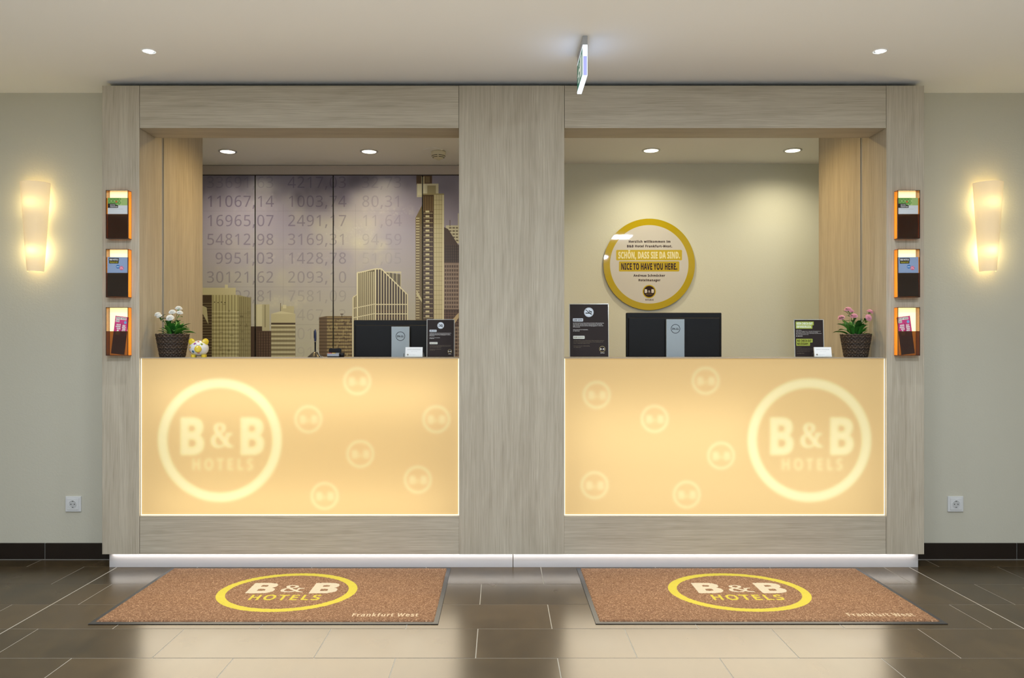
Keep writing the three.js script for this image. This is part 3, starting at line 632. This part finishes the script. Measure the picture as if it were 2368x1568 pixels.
function drawCheckout(c, W, H) {
  c.fillStyle = '#2f2624'; c.fillRect(0, 0, W, H);
  const k = W / 990, p = (x) => (x - 275) * k, q = (y) => (y - 160) * (H / 1275);
  const g1 = '#a5b04a';
  pill(c, p(315), q(215), 630 * k, 132 * k, 14 * k, g1); pill(c, p(315), q(300), 580 * k, 165 * k, 14 * k, g1);
  write(c, 'KEIN CHECK-OUT', p(345), q(325), 108 * k, { bold: true, color: '#e6ecdc', fit: 560 * k, outline: 3 });
  write(c, 'ERFORDERLICH.', p(345), q(434), 108 * k, { bold: true, color: '#e6ecdc', fit: 515 * k, outline: 3 });
  const l = ['Liebe Gäste,', 'wenn Sie morgens bis 11 Uhr die Zimmerkarte in', 'unsere Box werfen, ist der Check-out erledigt.', 'Wir bedanken uns für Ihren Aufenthalt und wünschen', 'Ihnen eine gute Weiterreise.'], wd = [200, 860, 770, 890, 440];
  l.forEach((s, i) => write(c, s, p(320), q(526 + i * 38), 34 * k, { color: '#d8d4d0', fit: wd[i] * k }));
  write(c, 'Ihr B&B Hotel', p(320), q(734), 36 * k, { bold: true, color: '#ece8e4', fit: 230 * k });
  pill(c, p(322), q(812), 568 * k, 132 * k, 14 * k, g1); pill(c, p(322), q(900), 476 * k, 158 * k, 14 * k, g1);
  write(c, 'NO CHECK-OUT', p(350), q(920), 106 * k, { bold: true, color: '#332a12', fit: 505 * k, outline: 3 });
  write(c, 'NECESSARY.', p(350), q(1026), 106 * k, { bold: true, color: '#332a12', fit: 410 * k, outline: 3 });
  const m = ['Dear guests,', 'please just drop your key card into our box by', '11 am and your check-out is done. Thank you for', 'staying with us.'], we = [180, 840, 860, 480];
  m.forEach((s, i) => write(c, s, p(330), q(1120 + i * 46), 32 * k, { color: '#6c6152', fit: we[i] * k }));
  write(c, 'Your B&B Hotel', p(330), q(1330), 34 * k, { color: '#857a68', fit: 260 * k });
}
const paperEdge = std(lin(0.25, 0.22, 0.2), 0.7);
function standSign(pxc, w, h, z, draw, label) {
  const g = thing('counter_sign', label, 'sign', [X(pxc, z), 1.122, z]);
  const map = canvasOf(724, Math.round(724 * h / w), draw);
  const lean = new THREE.Matrix4().makeRotationX(-0.06);
  part(g, 'printed_sheet', box(-w / 2, w / 2, 0.003, 0.003 + h, -0.0012, -0.0004).applyMatrix4(lean), paperEdge);
  part(g, 'printed_face', new THREE.PlaneGeometry(w, h).translate(0, h / 2 + 0.003, 0).applyMatrix4(lean), std(0xffffff, 0.5, { map, specularIntensity: 0.35 }), 'dark printed notice');
  const t = 0.0035;
  const rim = [box(-w / 2 - t, -w / 2, 0.002, h + 0.006, -0.0025, 0.001), box(w / 2, w / 2 + t, 0.002, h + 0.006, -0.0025, 0.001), box(-w / 2 - t, w / 2 + t, h + 0.0035, h + 0.0065, -0.0025, 0.001)].map((b) => b.applyMatrix4(lean));
  part(g, 'acrylic_rim', mergeGeometries(rim), std(lin(0.75, 0.76, 0.73), 0.12, { transmission: 0.5, thickness: 0 }), 'clear acrylic rim');
  part(g, 'acrylic_foot', box(-w / 2, w / 2, 0, 0.0025, -0.05, 0.006), clearAcrylic);
}
standSign(1018.8, 0.145, 0.201, -0.1, drawNoSmoking, 'small dark no-smoking notice beside the monitor before the mural');
standSign(1362.5, 0.208, 0.286, -0.1, drawNoSmoking, 'large dark no-smoking notice beside the centre panel');
standSign(1872, 0.156, 0.202, -0.13, drawCheckout, 'dark check-out notice with two green headlines');

// ---------- business cards ----------
function cards(pxc, z, who) {
  const g = thing('card_holder', 'clear acrylic card holder ' + who, 'card holder', [X(pxc, z), 1.122, z]);
  const lean = new THREE.Matrix4().makeRotationX(-0.2);
  part(g, 'holder_base', box(-0.056, 0.056, 0, 0.003, -0.035, 0.014), clearAcrylic);
  part(g, 'holder_back', box(-0.05, 0.05, 0.001, 0.03, -0.014, -0.011).applyMatrix4(lean), clearAcrylic);
  part(g, 'holder_lip', box(-0.056, 0.056, 0.003, 0.014, 0.008, 0.011), clearAcrylic);
  for (const s of [-1, 1]) part(g, 'holder_cheek', box(s < 0 ? -0.056 : 0.053, s < 0 ? -0.053 : 0.056, 0.003, 0.022, -0.02, 0.008), clearAcrylic);
  const card = thing('business_card', 'white business cards standing in the holder ' + who, 'business card', [X(pxc, z), 1.1255, z]);
  const map = canvasOf(512, 320, (c, w, h) => {
    c.fillStyle = '#f2f2f0'; c.fillRect(0, 0, w, h);
    write(c, 'SUPPORT & RESERVIERUNG', w / 2, 92, 30, { color: '#6c6c6c', align: 'center', fit: 400 });
    write(c, 'Telefon und E-Mail', w / 2, 150, 20, { color: '#b8b8b6', align: 'center', fit: 190 });
    disc(c, 72, 250, 28, '#4a4038'); ringOf(c, 72, 250, 25, 5, '#9a8a3a'); write(c, 'B&B', 72, 258, 22, { bold: true, color: '#fff', align: 'center', fit: 34 });
    write(c, 'www.hotelbb.de', 130, 256, 22, { color: '#b0b0ae', fit: 170 });
  });
  part(card, 'card_stack', box(-0.046, 0.046, 0, 0.053, -0.009, -0.0006).applyMatrix4(lean), std(lin(0.8, 0.8, 0.79), 0.6));
  part(card, 'printed_face', new THREE.PlaneGeometry(0.092, 0.053).translate(0, 0.0265, 0).applyMatrix4(lean), std(0xffffff, 0.55, { map }), 'printed contact lines');
}
cards(957, -0.05, 'before the small no-smoking notice');
cards(1904, -0.06, 'before the check-out notice');

// ---------- brochure holders ----------
const bookEdge = std(lin(0.7, 0.7, 0.68), 0.7);
function leafletFace(kind) {
  return canvasOf(256, kind === 2 ? 640 : 512, (c, w, h) => {
    if (kind === 0) {
      c.fillStyle = '#86b45f'; c.fillRect(0, 0, w, h);
      c.fillStyle = '#a9c77a'; c.fillRect(150, 0, 106, 96);
      for (let i = 0; i < 4; i++) for (let j = 0; j < 2; j++) { ringOf(c, 24 + i * 42, 16 + j * 46, 15, 8, '#5f9d48'); disc(c, 46 + i * 42, 40 + j * 46, 7, '#c3d890'); }
      disc(c, 112, 50, 12, '#d8622c');
      c.fillStyle = '#dfe3e6'; c.fillRect(0, 96, w, 420);
      pill(c, -12, 74, 112, 40, 8, '#1d1512'); pill(c, -12, 92, 146, 36, 8, '#1d1512');
      write(c, 'B&B HOTEL', 30, 98, 20, { bold: true, color: '#fff', fit: 66 }); write(c, 'FRANKFURT-WEST', 30, 120, 20, { bold: true, color: '#fff', fit: 98 });
      c.fillStyle = '#b9bcbe'; c.fillRect(30, 142, 170, 3);
    } else if (kind === 1) {
      c.fillStyle = '#8fa2c2'; c.fillRect(0, 0, w, h);
      pill(c, 18, 12, 128, 44, 8, '#1c1a1a'); pill(c, 20, 50, 122, 34, 8, '#1c1a1a');
      write(c, 'B&B HOTELS', 26, 44, 30, { bold: true, color: '#fff', fit: 112 }); write(c, 'FRANKFURT', 28, 78, 28, { bold: true, color: '#c3b62a', fit: 106 });
      disc(c, 134, 124, 24, '#2e6fae'); disc(c, 180, 142, 26, '#d2456c');
      write(c, 'BOOK', 134, 132, 20, { bold: true, color: '#e8eef6', align: 'center', fit: 34 }); write(c, 'DIRECT', 180, 138, 16, { bold: true, color: '#fbe8ee', align: 'center', fit: 40 }); write(c, 'ONLINE', 180, 156, 16, { bold: true, color: '#fbe8ee', align: 'center', fit: 40 });
    } else {
      c.fillStyle = '#d03e7e'; c.fillRect(0, 0, w, h);
      c.fillStyle = '#f2ece4'; c.fillRect(18, 14, 200, 42); c.fillRect(18, 62, 70, 40);
      write(c, 'POCKET GUIDE', 26, 48, 40, { bold: true, color: '#4a3038', fit: 184 }); write(c, '2018', 26, 96, 38, { bold: true, color: '#4a3038', fit: 54 });
      disc(c, 204, 96, 26, '#7fa8d8');
      c.fillStyle = '#4a2034'; c.fillRect(134, 120, 9, 160);
      for (const [x, y, l] of [[40, 134, 86], [30, 166, 92], [52, 198, 74], [156, 140, 60], [150, 170, 76], [158, 200, 66], [152, 230, 70]]) { pill(c, x, y, l, 22, 11, '#f4ece6'); c.fillStyle = '#8a7078'; c.fillRect(x + 10, y + 8, l - 20, 5); }
      pill(c, 40, 256, 84, 60, 24, '#f4ece6'); pill(c, 60, 228, 36, 40, 16, '#f4ece6');
    }
  });
}
const leafletMaps = [0, 1, 2].map((k) => std(0xffffff, 0.4, { map: leafletFace(k) }));
const holderGlow = std(lin(0.8, 0.75, 0.6), 0.5, { emissive: lin(1, 0.8, 0.34), emissiveIntensity: 1.1 });
const sideNames = ['on the post beside the white daisies', 'on the post beside the pink daisies'];
const levelNames = ['topmost', 'middle', 'lowest'];
for (const s of [-1, 1]) for (let k = 0; k < 3; k++) {
  const x0 = s < 0 ? -2.139 : 2.019, x1 = x0 + 0.1165, y0 = [1.748, 1.439, 1.133][k], H = 0.2535, D = 0.038, t = 0.0022, xc = (x0 + x1) / 2, w = (x1 - x0) / 2;
  const where = sideNames[s < 0 ? 0 : 1];
  const g = thing('brochure_holder', `${levelNames[k]} backlit amber acrylic brochure holder ${where}`, 'brochure holder', [xc, y0, 0]);
  part(g, 'glowing_back', box(-w + t, w - t, t, H - t, 0.0003, 0.0022), holderGlow, 'bright yellow lit back');
  for (const q of [-1, 1]) part(g, 'side_wall', box(q < 0 ? -w : w - t, q < 0 ? -w + t : w, 0, H, 0.0003, D), amberAcrylic);
  part(g, 'floor_plate', box(-w + t, w - t, 0, t, 0.0003, D), amberAcrylic);
  part(g, 'top_plate', box(-w + t, w - t, H - t, H, 0.0003, D), amberAcrylic);
  part(g, 'pocket_front', box(-w, w, 0, 0.128, D, D + t), smokedAmber, 'dark amber pocket');
  const rim = [box(-w - 0.0004, -w + t, 0, H, D, D + 0.0024), box(w - t, w + 0.0004, 0, H, D, D + 0.0024), box(-w, w, H - t, H + 0.0004, D - 0.001, D + 0.0024), box(-w, w, -0.0004, 0.0014, 0.004, D + 0.0026)];
  part(g, 'cut_edge', mergeGeometries(rim), std(lin(0.02, 0.008, 0.004), 0.3), 'dark brown cut edges');
  areaLight([1, 0.8, 0.42], HOLDER_LIGHT, 0.105, 0.24, [xc, y0 + H / 2, 0.0026], [xc, y0 + H / 2, 4]);
  const what = ['green brochure with a white lower half', 'pale blue brochure with two round badges', 'narrow pink pocket guide leaning sideways'][k];
  const b = thing('brochure', `${what} in the holder ${where.replace('on the post beside', 'by')}`, 'brochure', [xc, y0 + t + 0.0005, 0]);
  const bw = [0.104, 0.106, 0.07][k], bh = [0.212, 0.208, 0.2][k], bt = [0.014, 0.011, 0.004][k];
  const zf = [0.033, 0.0345, 0.03][k];
  const m = new THREE.Matrix4();
  if (k === 2) m.makeRotationZ(s < 0 ? -0.12 : 0.13).setPosition(s < 0 ? -0.002 : 0.002, 0.0045, 0);
  else if (k === 1) m.makeRotationZ(0.012 * s).setPosition(s < 0 ? -0.002 : 0.002, 0.001, 0);
  part(b, 'pages', box(-bw / 2, bw / 2, 0, bh, zf - bt, zf - 0.0004).applyMatrix4(m), bookEdge);
  part(b, 'cover', new THREE.PlaneGeometry(bw, bh).translate(0, bh / 2, zf).applyMatrix4(m), leafletMaps[k], 'printed cover');
}

// ---------- potted daisies ----------
const leafMaterials = ['#357a28', '#4a9035', '#2a6526', '#72b048'].map((h) => std(hex(h), 0.5, { side: THREE.DoubleSide }));
const stemMaterial = std(hex('#5d7a3a'), 0.6);
function leafGeometry(len, wid, curl, fold) {
  const N = 10, M = 4, pos = [], idx = [];
  for (let j = 0; j <= N; j++) {
    const t = j / N, half = wid * (0.12 + 0.88 * Math.sin(Math.PI * Math.pow(t, 1.35)) ** 0.8) * (t > 0.985 ? 0.15 : 1) * 0.5;
    const a = curl * t, r = len / Math.max(curl, 0.001);
    const y = r * Math.sin(a), z = r * (1 - Math.cos(a));
    for (let i = 0; i <= M; i++) { const u = (i / M - 0.5) * 2; pos.push(u * half, y - Math.abs(u) * -fold * half * Math.sin(a), z - Math.abs(u) * fold * half); }
  }
  for (let j = 0; j < N; j++) for (let i = 0; i < M; i++) { const a = j * (M + 1) + i; idx.push(a, a + 1, a + M + 1, a + 1, a + M + 2, a + M + 1); }
  const g = new THREE.BufferGeometry();
  g.setAttribute('position', new THREE.Float32BufferAttribute(pos, 3)); g.setIndex(idx); g.computeVertexNormals();
  return g;
}
const leaves = [leafGeometry(0.098, 0.026, 0.9, 0.35), leafGeometry(0.112, 0.024, 1.2, 0.4), leafGeometry(0.082, 0.025, 0.6, 0.3), leafGeometry(0.062, 0.02, 1.0, 0.2)];
function flowerGeometry(seedShift) {
  const list = [];
  for (let ring = 0; ring < 5; ring++) {
    const n = [18, 16, 13, 9, 5][ring], el = [0.05, 0.3, 0.6, 0.95, 1.3][ring];
    for (let i = 0; i < n; i++) {
      const p = new THREE.SphereGeometry(1, 6, 4).scale(0.0026, 0.0012, 0.0075).translate(0, 0, 0.0085 - ring * 0.0008);
      p.rotateX(-el).rotateY(i / n * Math.PI * 2 + ring * 0.4 + seedShift);
      list.push(p);
    }
  }
  return mergeGeometries(list);
}
const flowers = [flowerGeometry(0), flowerGeometry(0.3)];
const weave = [['#413226', 0.55], ['#33271e', 0.6], ['#4c3b2c', 0.55]].map(([h, r]) => std(hex(h), r));
function strandRow(R, y, thick, n, phase) {
  const A = 96, B = 8, pos = [], idx = [];
  for (let i = 0; i <= A; i++) {
    const a = i / A * Math.PI * 2, lump = Math.abs(Math.sin((a * n + phase) / 2)), rr2 = R + 0.0045 * lump - 0.0025, th = thick * (0.45 + 0.6 * lump);
    for (let j = 0; j <= B; j++) { const b = j / B * Math.PI * 2 + a * 0; pos.push(Math.cos(a) * (rr2 + Math.cos(b) * th * 0.6), y + Math.sin(b) * th + 0.0016 * Math.sin(a * n / 2 + phase), Math.sin(a) * (rr2 + Math.cos(b) * th * 0.6)); }
  }
  for (let i = 0; i < A; i++) for (let j = 0; j < B; j++) { const p = i * (B + 1) + j; idx.push(p, p + 1, p + B + 1, p + 1, p + B + 2, p + B + 1); }
  const g = new THREE.BufferGeometry();
  g.setAttribute('position', new THREE.Float32BufferAttribute(pos, 3)); g.setIndex(idx); g.computeVertexNormals();
  return g;
}
function daisies(x, z, rTop, rBot, h, petals, heads, aim, label) {
  const g = thing('potted_daisy', label, 'potted plant', [x, 1.122, z]);
  const pot = part(g, 'pot', new THREE.LatheGeometry([[0, 0], [rBot - 0.004, 0], [rTop - 0.004, h - 0.004], [rTop - 0.012, h - 0.004], [rTop - 0.014, h - 0.02], [0, h - 0.02]].map((p) => new THREE.Vector2(...p)), 48), weave[1], 'dark brown woven pot');
  const rows = 13;
  for (let i = 0; i < rows; i++) { const t = (i + 0.5) / rows; part(pot, 'woven_strand', strandRow(rBot + (rTop - rBot) * t - 0.004, h * t + (i ? 0 : 0.0028), h / rows * 0.56, 26, (i % 2) * Math.PI + rr(-0.3, 0.3)), weave[i % 3]); }
  part(g, 'soil', new THREE.CylinderGeometry(rTop - 0.015, rTop - 0.015, 0.004, 24).translate(0, h - 0.016, 0), std(lin(0.03, 0.02, 0.014), 0.9));
  const put = (geo, mat, name, base, yaw, tilt, scale) => {
    const m = part(g, name, geo, mat);
    m.position.set(...base); m.rotation.set(tilt, yaw, 0, 'YXZ'); m.scale.setScalar(scale);
  };
  for (let i = 0; i < 46; i++) {
    const yaw = i / 46 * Math.PI * 2 * 2.618 + rr(-0.25, 0.25), lev = i < 14 ? 0 : 1, k = Math.floor(rr(0, 3));
    const out = 0.012 + rr(0, 0.018);
    const reach = Math.sin(yaw) * aim > 0.2 ? 0.55 : Math.abs(Math.sin(yaw)) > 0.55 ? 0.85 : 1;
    put(leaves[k], leafMaterials[Math.floor(rr(0, 3.4))], 'leaf', [Math.sin(yaw) * out, h - 0.016, Math.cos(yaw) * out], yaw, lev ? rr(0.05, 0.5) : rr(0.5, 1.0), rr(0.98, 1.28) * reach);
  }
  for (const [dx, dy, dz, size, nod, sub] of heads) {
    const end = new THREE.Vector3(dx, dy, dz), start = new THREE.Vector3(dx * 0.2, h - 0.016, dz * 0.2), mid = start.clone().lerp(end, 0.55).add(new THREE.Vector3(-dx * 0.15, 0.01, 0));
    part(g, 'stem', new THREE.TubeGeometry(new THREE.CatmullRomCurve3([start, mid, end]), 12, 0.0014, 6), stemMaterial);
    const f = part(g, 'flower_head', flowers[sub ? 1 : 0], petals);
    f.position.copy(end); f.scale.setScalar(size); f.rotation.set(nod, 0, -dx * 5, 'YXZ');
    const u = part(g, 'flower_base', new THREE.SphereGeometry(0.006, 10, 6).scale(1, 0.6, 1), stemMaterial);
    u.position.set(dx, dy - 0.003, dz); u.scale.setScalar(size);
    for (let i = 0; i < 4; i++) { const t = rr(0.45, 0.92), p = start.clone().lerp(end, t); put(leaves[3], leafMaterials[3 - Math.floor(rr(0, 2))], 'leaf', [p.x, p.y, p.z], -aim * rr(-0.2, 3.3), rr(0.3, 1.1), rr(0.5, 0.8)); }
  }
}
daisies(X(399, -0.15), -0.15, 0.0885, 0.066, 0.128, std(lin(0.85, 0.85, 0.8), 0.6), [
  [-0.068, 0.232, 0.03, 1.25, 0.4], [-0.05, 0.222, 0.05, 1.1, 0.5, 1], [0.012, 0.244, 0.03, 1.35, 0.5], [0.034, 0.266, 0, 1.35, 0.25, 1], [0.048, 0.242, 0.02, 1.2, 0.4], [0.012, 0.212, 0.06, 1.5, 0.75]], -1, 'white daisies in a dark woven pot on the counter by the piggy bank');
daisies(X(1979, -0.15), -0.15, 0.0815, 0.061, 0.127, std(lin(0.76, 0.37, 0.45), 0.6), [
  [-0.093, 0.214, 0.03, 1.35, 0.4], [-0.043, 0.26, 0.0, 1.4, 0.3, 1], [-0.03, 0.249, 0.02, 0.9, 0.2], [-0.033, 0.221, 0.05, 1.45, 0.35], [0.045, 0.214, 0.05, 1.35, 1.2, 1], [0.072, 0.247, 0.01, 1.35, 0.3], [0.068, 0.226, 0.0, 0.9, 0.4]], 1, 'pink daisies in a dark woven pot on the counter by the check-out notice');

// ---------- piggy bank ----------
{
  const g = thing('piggy_bank', 'white glossy piggy bank with yellow ears, snout and coloured dots', 'piggy bank', [X(460, -0.1), 1.122, -0.1]);
  g.rotation.y = 0.28;
  const white = std(lin(0.75, 0.75, 0.74), 0.12, { clearcoat: 0.8, clearcoatRoughness: 0.05 }), yellow = std(lin(0.72, 0.52, 0.02), 0.15, { clearcoat: 0.8 });
  const cy = 0.049, rx = 0.051, ry = 0.043, rz = 0.055;
  part(g, 'body', new THREE.SphereGeometry(1, 40, 28).scale(rx, ry, rz).translate(0, cy, 0), white);
  part(g, 'snout', new THREE.LatheGeometry([[0, 0.008], [0.013, 0.008], [0.0178, 0.004], [0.019, -0.006], [0.019, -0.016]].map((p) => new THREE.Vector2(...p)), 32).rotateX(Math.PI / 2).translate(0, cy - 0.004, rz + 0.001), yellow);
  for (const s of [-1, 1]) {
    const ear = new THREE.SphereGeometry(1, 20, 14).scale(0.018, 0.02, 0.008).rotateZ(-s * 0.5).rotateY(s * 0.35).translate(s * 0.034, cy + 0.034, 0.02);
    part(g, 'ear', ear, yellow);
    for (const q of [-1, 1]) part(g, 'foot', new THREE.CylinderGeometry(0.012, 0.0125, 0.016, 20).translate(s * 0.026, 0.008, q * 0.024), yellow);
  }
  const dot = (a, b, size, color, name = 'coloured_dot') => {
    const n = new THREE.Vector3(Math.sin(a) * Math.cos(b), Math.sin(b), Math.cos(a) * Math.cos(b));
    const m = part(g, name, new THREE.SphereGeometry(1, 14, 8).scale(size, size, 0.0012), std(color, 0.15, { clearcoat: 0.6 }));
    m.position.set(n.x * rx, cy + n.y * ry, n.z * rz);
    m.lookAt(m.position.clone().add(new THREE.Vector3(n.x / rx, n.y / ry, n.z / rz)).add(g.position));
    m.quaternion.setFromUnitVectors(new THREE.Vector3(0, 0, 1), new THREE.Vector3(n.x / rx, n.y / ry, n.z / rz).normalize());
  };
  dot(-0.42, 0.62, 0.0075, lin(0.3, 0.08, 0.3)); dot(0.42, 0.55, 0.007, lin(0.22, 0.3, 0.05)); dot(-0.95, 0.12, 0.0065, lin(0.75, 0.45, 0.02)); dot(-0.58, -0.42, 0.0075, lin(0.05, 0.16, 0.3)); dot(0.05, -0.62, 0.007, lin(0.75, 0.35, 0.33)); dot(0.02, 1.0, 0.006, lin(0.45, 0.08, 0.06)); dot(-1.2, -0.5, 0.007, lin(0.5, 0.2, 0.05));
  dot(-0.1, 0.42, 0.0026, lin(0.02, 0.02, 0.02), 'eye'); dot(0.1, 0.42, 0.0026, lin(0.02, 0.02, 0.02), 'eye');
}

// ---------- pen on a stand ----------
{
  const z = -0.2, g = thing('desk_pen', 'blue-black pen upright in a conical counter stand', 'pen', [X(729, z), 1.122, z]);
  part(g, 'pen_stand', new THREE.LatheGeometry([[0, 0], [0.042, 0], [0.0425, 0.002], [0.03, 0.012], [0.02, 0.022], [0.011, 0.029], [0.006, 0.031], [0, 0.031]].map((p) => new THREE.Vector2(...p)), 40), std(lin(0.02, 0.018, 0.016), 0.3));
  const navy = std(lin(0.012, 0.018, 0.06), 0.25);
  const pen = part(g, 'pen_barrel', new THREE.LatheGeometry([[0, 0.028], [0.004, 0.03], [0.0046, 0.075], [0.0052, 0.085]].map((p) => new THREE.Vector2(...p)), 24), blackPlastic);
  part(pen, 'metal_ring', new THREE.CylinderGeometry(0.0056, 0.0056, 0.002, 24).translate(0, 0.086, 0), std(lin(0.7, 0.6, 0.4), 0.25, { metalness: 1 }));
  part(pen, 'pen_cap', new THREE.LatheGeometry([[0.0056, 0.087], [0.0066, 0.1], [0.0066, 0.135], [0.005, 0.148], [0.0028, 0.15], [0.0028, 0.154], [0, 0.155]].map((p) => new THREE.Vector2(...p)), 24), navy, 'dark blue cap');
  part(pen, 'pen_clip', box(-0.0015, 0.0015, 0.105, 0.147, 0.0066, 0.0085, { r: 0.0006 }).rotateY(-0.9), blackPlastic);
  part(g, 'cord', new THREE.TubeGeometry(new THREE.CatmullRomCurve3([[0.004, 0.034, 0.002], [0.014, 0.04, 0.01], [0.026, 0.016, 0.022], [0.036, 0.004, 0.03], [0.05, 0.002, 0.02]].map((p) => new THREE.Vector3(...p))), 30, 0.0011, 6), std(lin(0.6, 0.6, 0.56), 0.4), 'thin pale cord');
}
// ---------- small tray ----------
{
  const z = -0.2, g = thing('desk_tray', 'small black tray with red, yellow and grey tabs beside the pen', 'tray', [X(773, z), 1.122, z]);
  part(g, 'tray_body', box(-0.036, 0.036, 0, 0.02, -0.04, 0.02, { r: 0.003 }), blackPlastic);
  part(g, 'front_plate', box(-0.034, 0.031, 0.005, 0.02, 0.02, 0.026, { r: 0.001 }), std(lin(0.32, 0.36, 0.42), 0.35), 'grey-blue front plate');
  const s = new THREE.Shape(); s.moveTo(-0.032, 0); s.lineTo(-0.034, 0.022); s.quadraticCurveTo(-0.028, 0.032, -0.018, 0.029); s.quadraticCurveTo(0, 0.024, 0.016, 0.029); s.quadraticCurveTo(0.027, 0.032, 0.033, 0.022); s.lineTo(0.031, 0);
  part(g, 'back_hump', new THREE.ExtrudeGeometry(s, { depth: 0.012, bevelEnabled: true, bevelSize: 0.001, bevelThickness: 0.001, bevelSegments: 2 }).translate(0, 0.02, -0.035), blackPlastic);
  for (const [x, c] of [[-0.022, lin(0.5, 0.1, 0.08)], [0, lin(0.65, 0.42, 0.06)], [0.021, lin(0.25, 0.26, 0.25)]]) part(g, 'tab', box(x - 0.009, x + 0.009, 0.02, 0.0245, -0.012, 0.018).rotateX(0.0), std(c, 0.5));
  part(g, 'roller', new THREE.CylinderGeometry(0.013, 0.013, 0.016, 24).rotateZ(Math.PI / 2).translate(0.046, 0.0135, 0), blackPlastic);
}

// ---------- door mats ----------
function matTexture() {
  const W = 1536, H = 864;
  return canvasOf(W, H, (c) => {
    c.fillStyle = '#84634a'; c.fillRect(0, 0, W, H);
    for (let i = 0; i < 60000; i++) { c.fillStyle = rnd() < 0.5 ? `rgba(96,64,44,${rr(0.15, 0.6)})` : `rgba(214,176,140,${rr(0.15, 0.55)})`; c.fillRect(rr(0, W), rr(0, H), rr(2, 6), rr(2, 6)); }
    const k = W / 1.485, cx = W * 0.5 - 0.012 * k, cy = H * 0.49;
    c.strokeStyle = '#c8ba46'; c.lineWidth = 0.043 * k; c.beginPath(); c.ellipse(cx, cy, 0.317 * k, 0.286 * k, 0, 0, 7); c.stroke();
    const cream = '#cabfa6';
    write(c, 'B', cx - 0.14 * k, cy + 0.03 * k, 0.225 * k, { bold: true, color: cream, align: 'center', fit: 0.155 * k, outline: 9 });
    write(c, 'B', cx + 0.17 * k, cy + 0.03 * k, 0.225 * k, { bold: true, color: cream, align: 'center', fit: 0.155 * k, outline: 9 });
    write(c, '&', cx + 0.016 * k, cy + 0.012 * k, 0.15 * k, { family: 'serif', color: cream, align: 'center', fit: 0.12 * k, outline: 3 });
    write(c, 'HOTELS', cx + 0.012 * k, cy + 0.135 * k, 0.105 * k, { color: '#c2b444', align: 'center', gap: 12, fit: 0.345 * k, outline: 6 });
    write(c, 'Frankfurt West', W - 0.075 * k, H - 0.06 * k, 0.06 * k, { bold: true, color: '#cdb99a', align: 'right', gap: 3, fit: 0.3 * k });
    for (let i = 0; i < 14000; i++) { c.fillStyle = rnd() < 0.6 ? `rgba(120,82,52,${rr(0.1, 0.3)})` : `rgba(214,170,120,${rr(0.1, 0.3)})`; c.fillRect(rr(0, W), rr(0, H), rr(1, 3), rr(1, 3)); }
  });
}
const matMap = matTexture();
const pileBump = (() => { const a = noiseGrid(170, 170), b = noiseGrid(256, 256); return dataTexture(512, (u, v) => { const x = clamp8(255 * (0.45 * a(u, v) + 0.55 * b(u, v))); return [x, x, x]; }, false); })();
pileBump.repeat.set(4.5, 2.6);
function doormat(x0, x1, z0, z1, label) {
  const g = thing('doormat', label, 'doormat', [(x0 + x1) / 2, 0, (z0 + z1) / 2]);
  const w = (x1 - x0) / 2, d = (z1 - z0) / 2, b = 0.02;
  part(g, 'rubber_edge', box(-w, w, 0.0004, 0.0032, -d, d, { r: 0.0012 }), std(lin(0.03, 0.031, 0.033), 0.45), 'black rubber border');
  // pile: a grid that rounds off at its rim, uneven with the tufts
  const NX = 330, NZ = 180, pos = [], uv = [], idx = [], bump = noiseGrid(220, 120), rim = noiseGrid(160, 160);
  for (let j = 0; j <= NZ; j++) for (let i = 0; i <= NX; i++) {
    const u = i / NX, v = j / NZ, edge = Math.min(u, 1 - u) * NX, edge2 = Math.min(v, 1 - v) * NZ, e = Math.min(edge, edge2);
    const px = -(w - b) + 2 * (w - b) * u + (edge < 1 ? 0.003 * (rim(v * 3, 0.3) - 0.5) : 0), pz = -(d - b) + 2 * (d - b) * v + (edge2 < 1 ? 0.003 * (rim(u * 3, 0.7) - 0.5) : 0);
    pos.push(px, e < 1 ? 0.003 : 0.0085 + 0.0022 * (bump(u, v) - 0.5) - (e < 2 ? 0.001 : 0), pz);
    uv.push(u, 1 - v);
  }
  for (let j = 0; j < NZ; j++) for (let i = 0; i < NX; i++) { const a = j * (NX + 1) + i; idx.push(a, a + NX + 1, a + 1, a + 1, a + NX + 1, a + NX + 2); }
  const geo = new THREE.BufferGeometry();
  geo.setAttribute('position', new THREE.Float32BufferAttribute(pos, 3)); geo.setAttribute('uv', new THREE.Float32BufferAttribute(uv, 2)); geo.setIndex(idx); geo.computeVertexNormals();
  part(g, 'pile', geo, std(0xffffff, 0.95, { map: matMap, bumpMap: pileBump, bumpScale: 0.002, specularIntensity: 0.2, sheen: 0.3, sheenColor: lin(0.6, 0.45, 0.3), sheenRoughness: 0.6 }), 'brown pile with a yellow ring and pale lettering');
}
doormat(-1.8155, -0.3315, -0.012, 0.828, 'brown doormat with a yellow ring, before the counter with the piggy bank');
doormat(0.3365, 1.831, -0.012, 0.825, 'brown doormat with a yellow ring, before the counter with the check-out notice');

scene.traverse((o) => { if (o.isMesh) { o.castShadow = true; o.receiveShadow = true; } });
renderer.render(scene, camera);
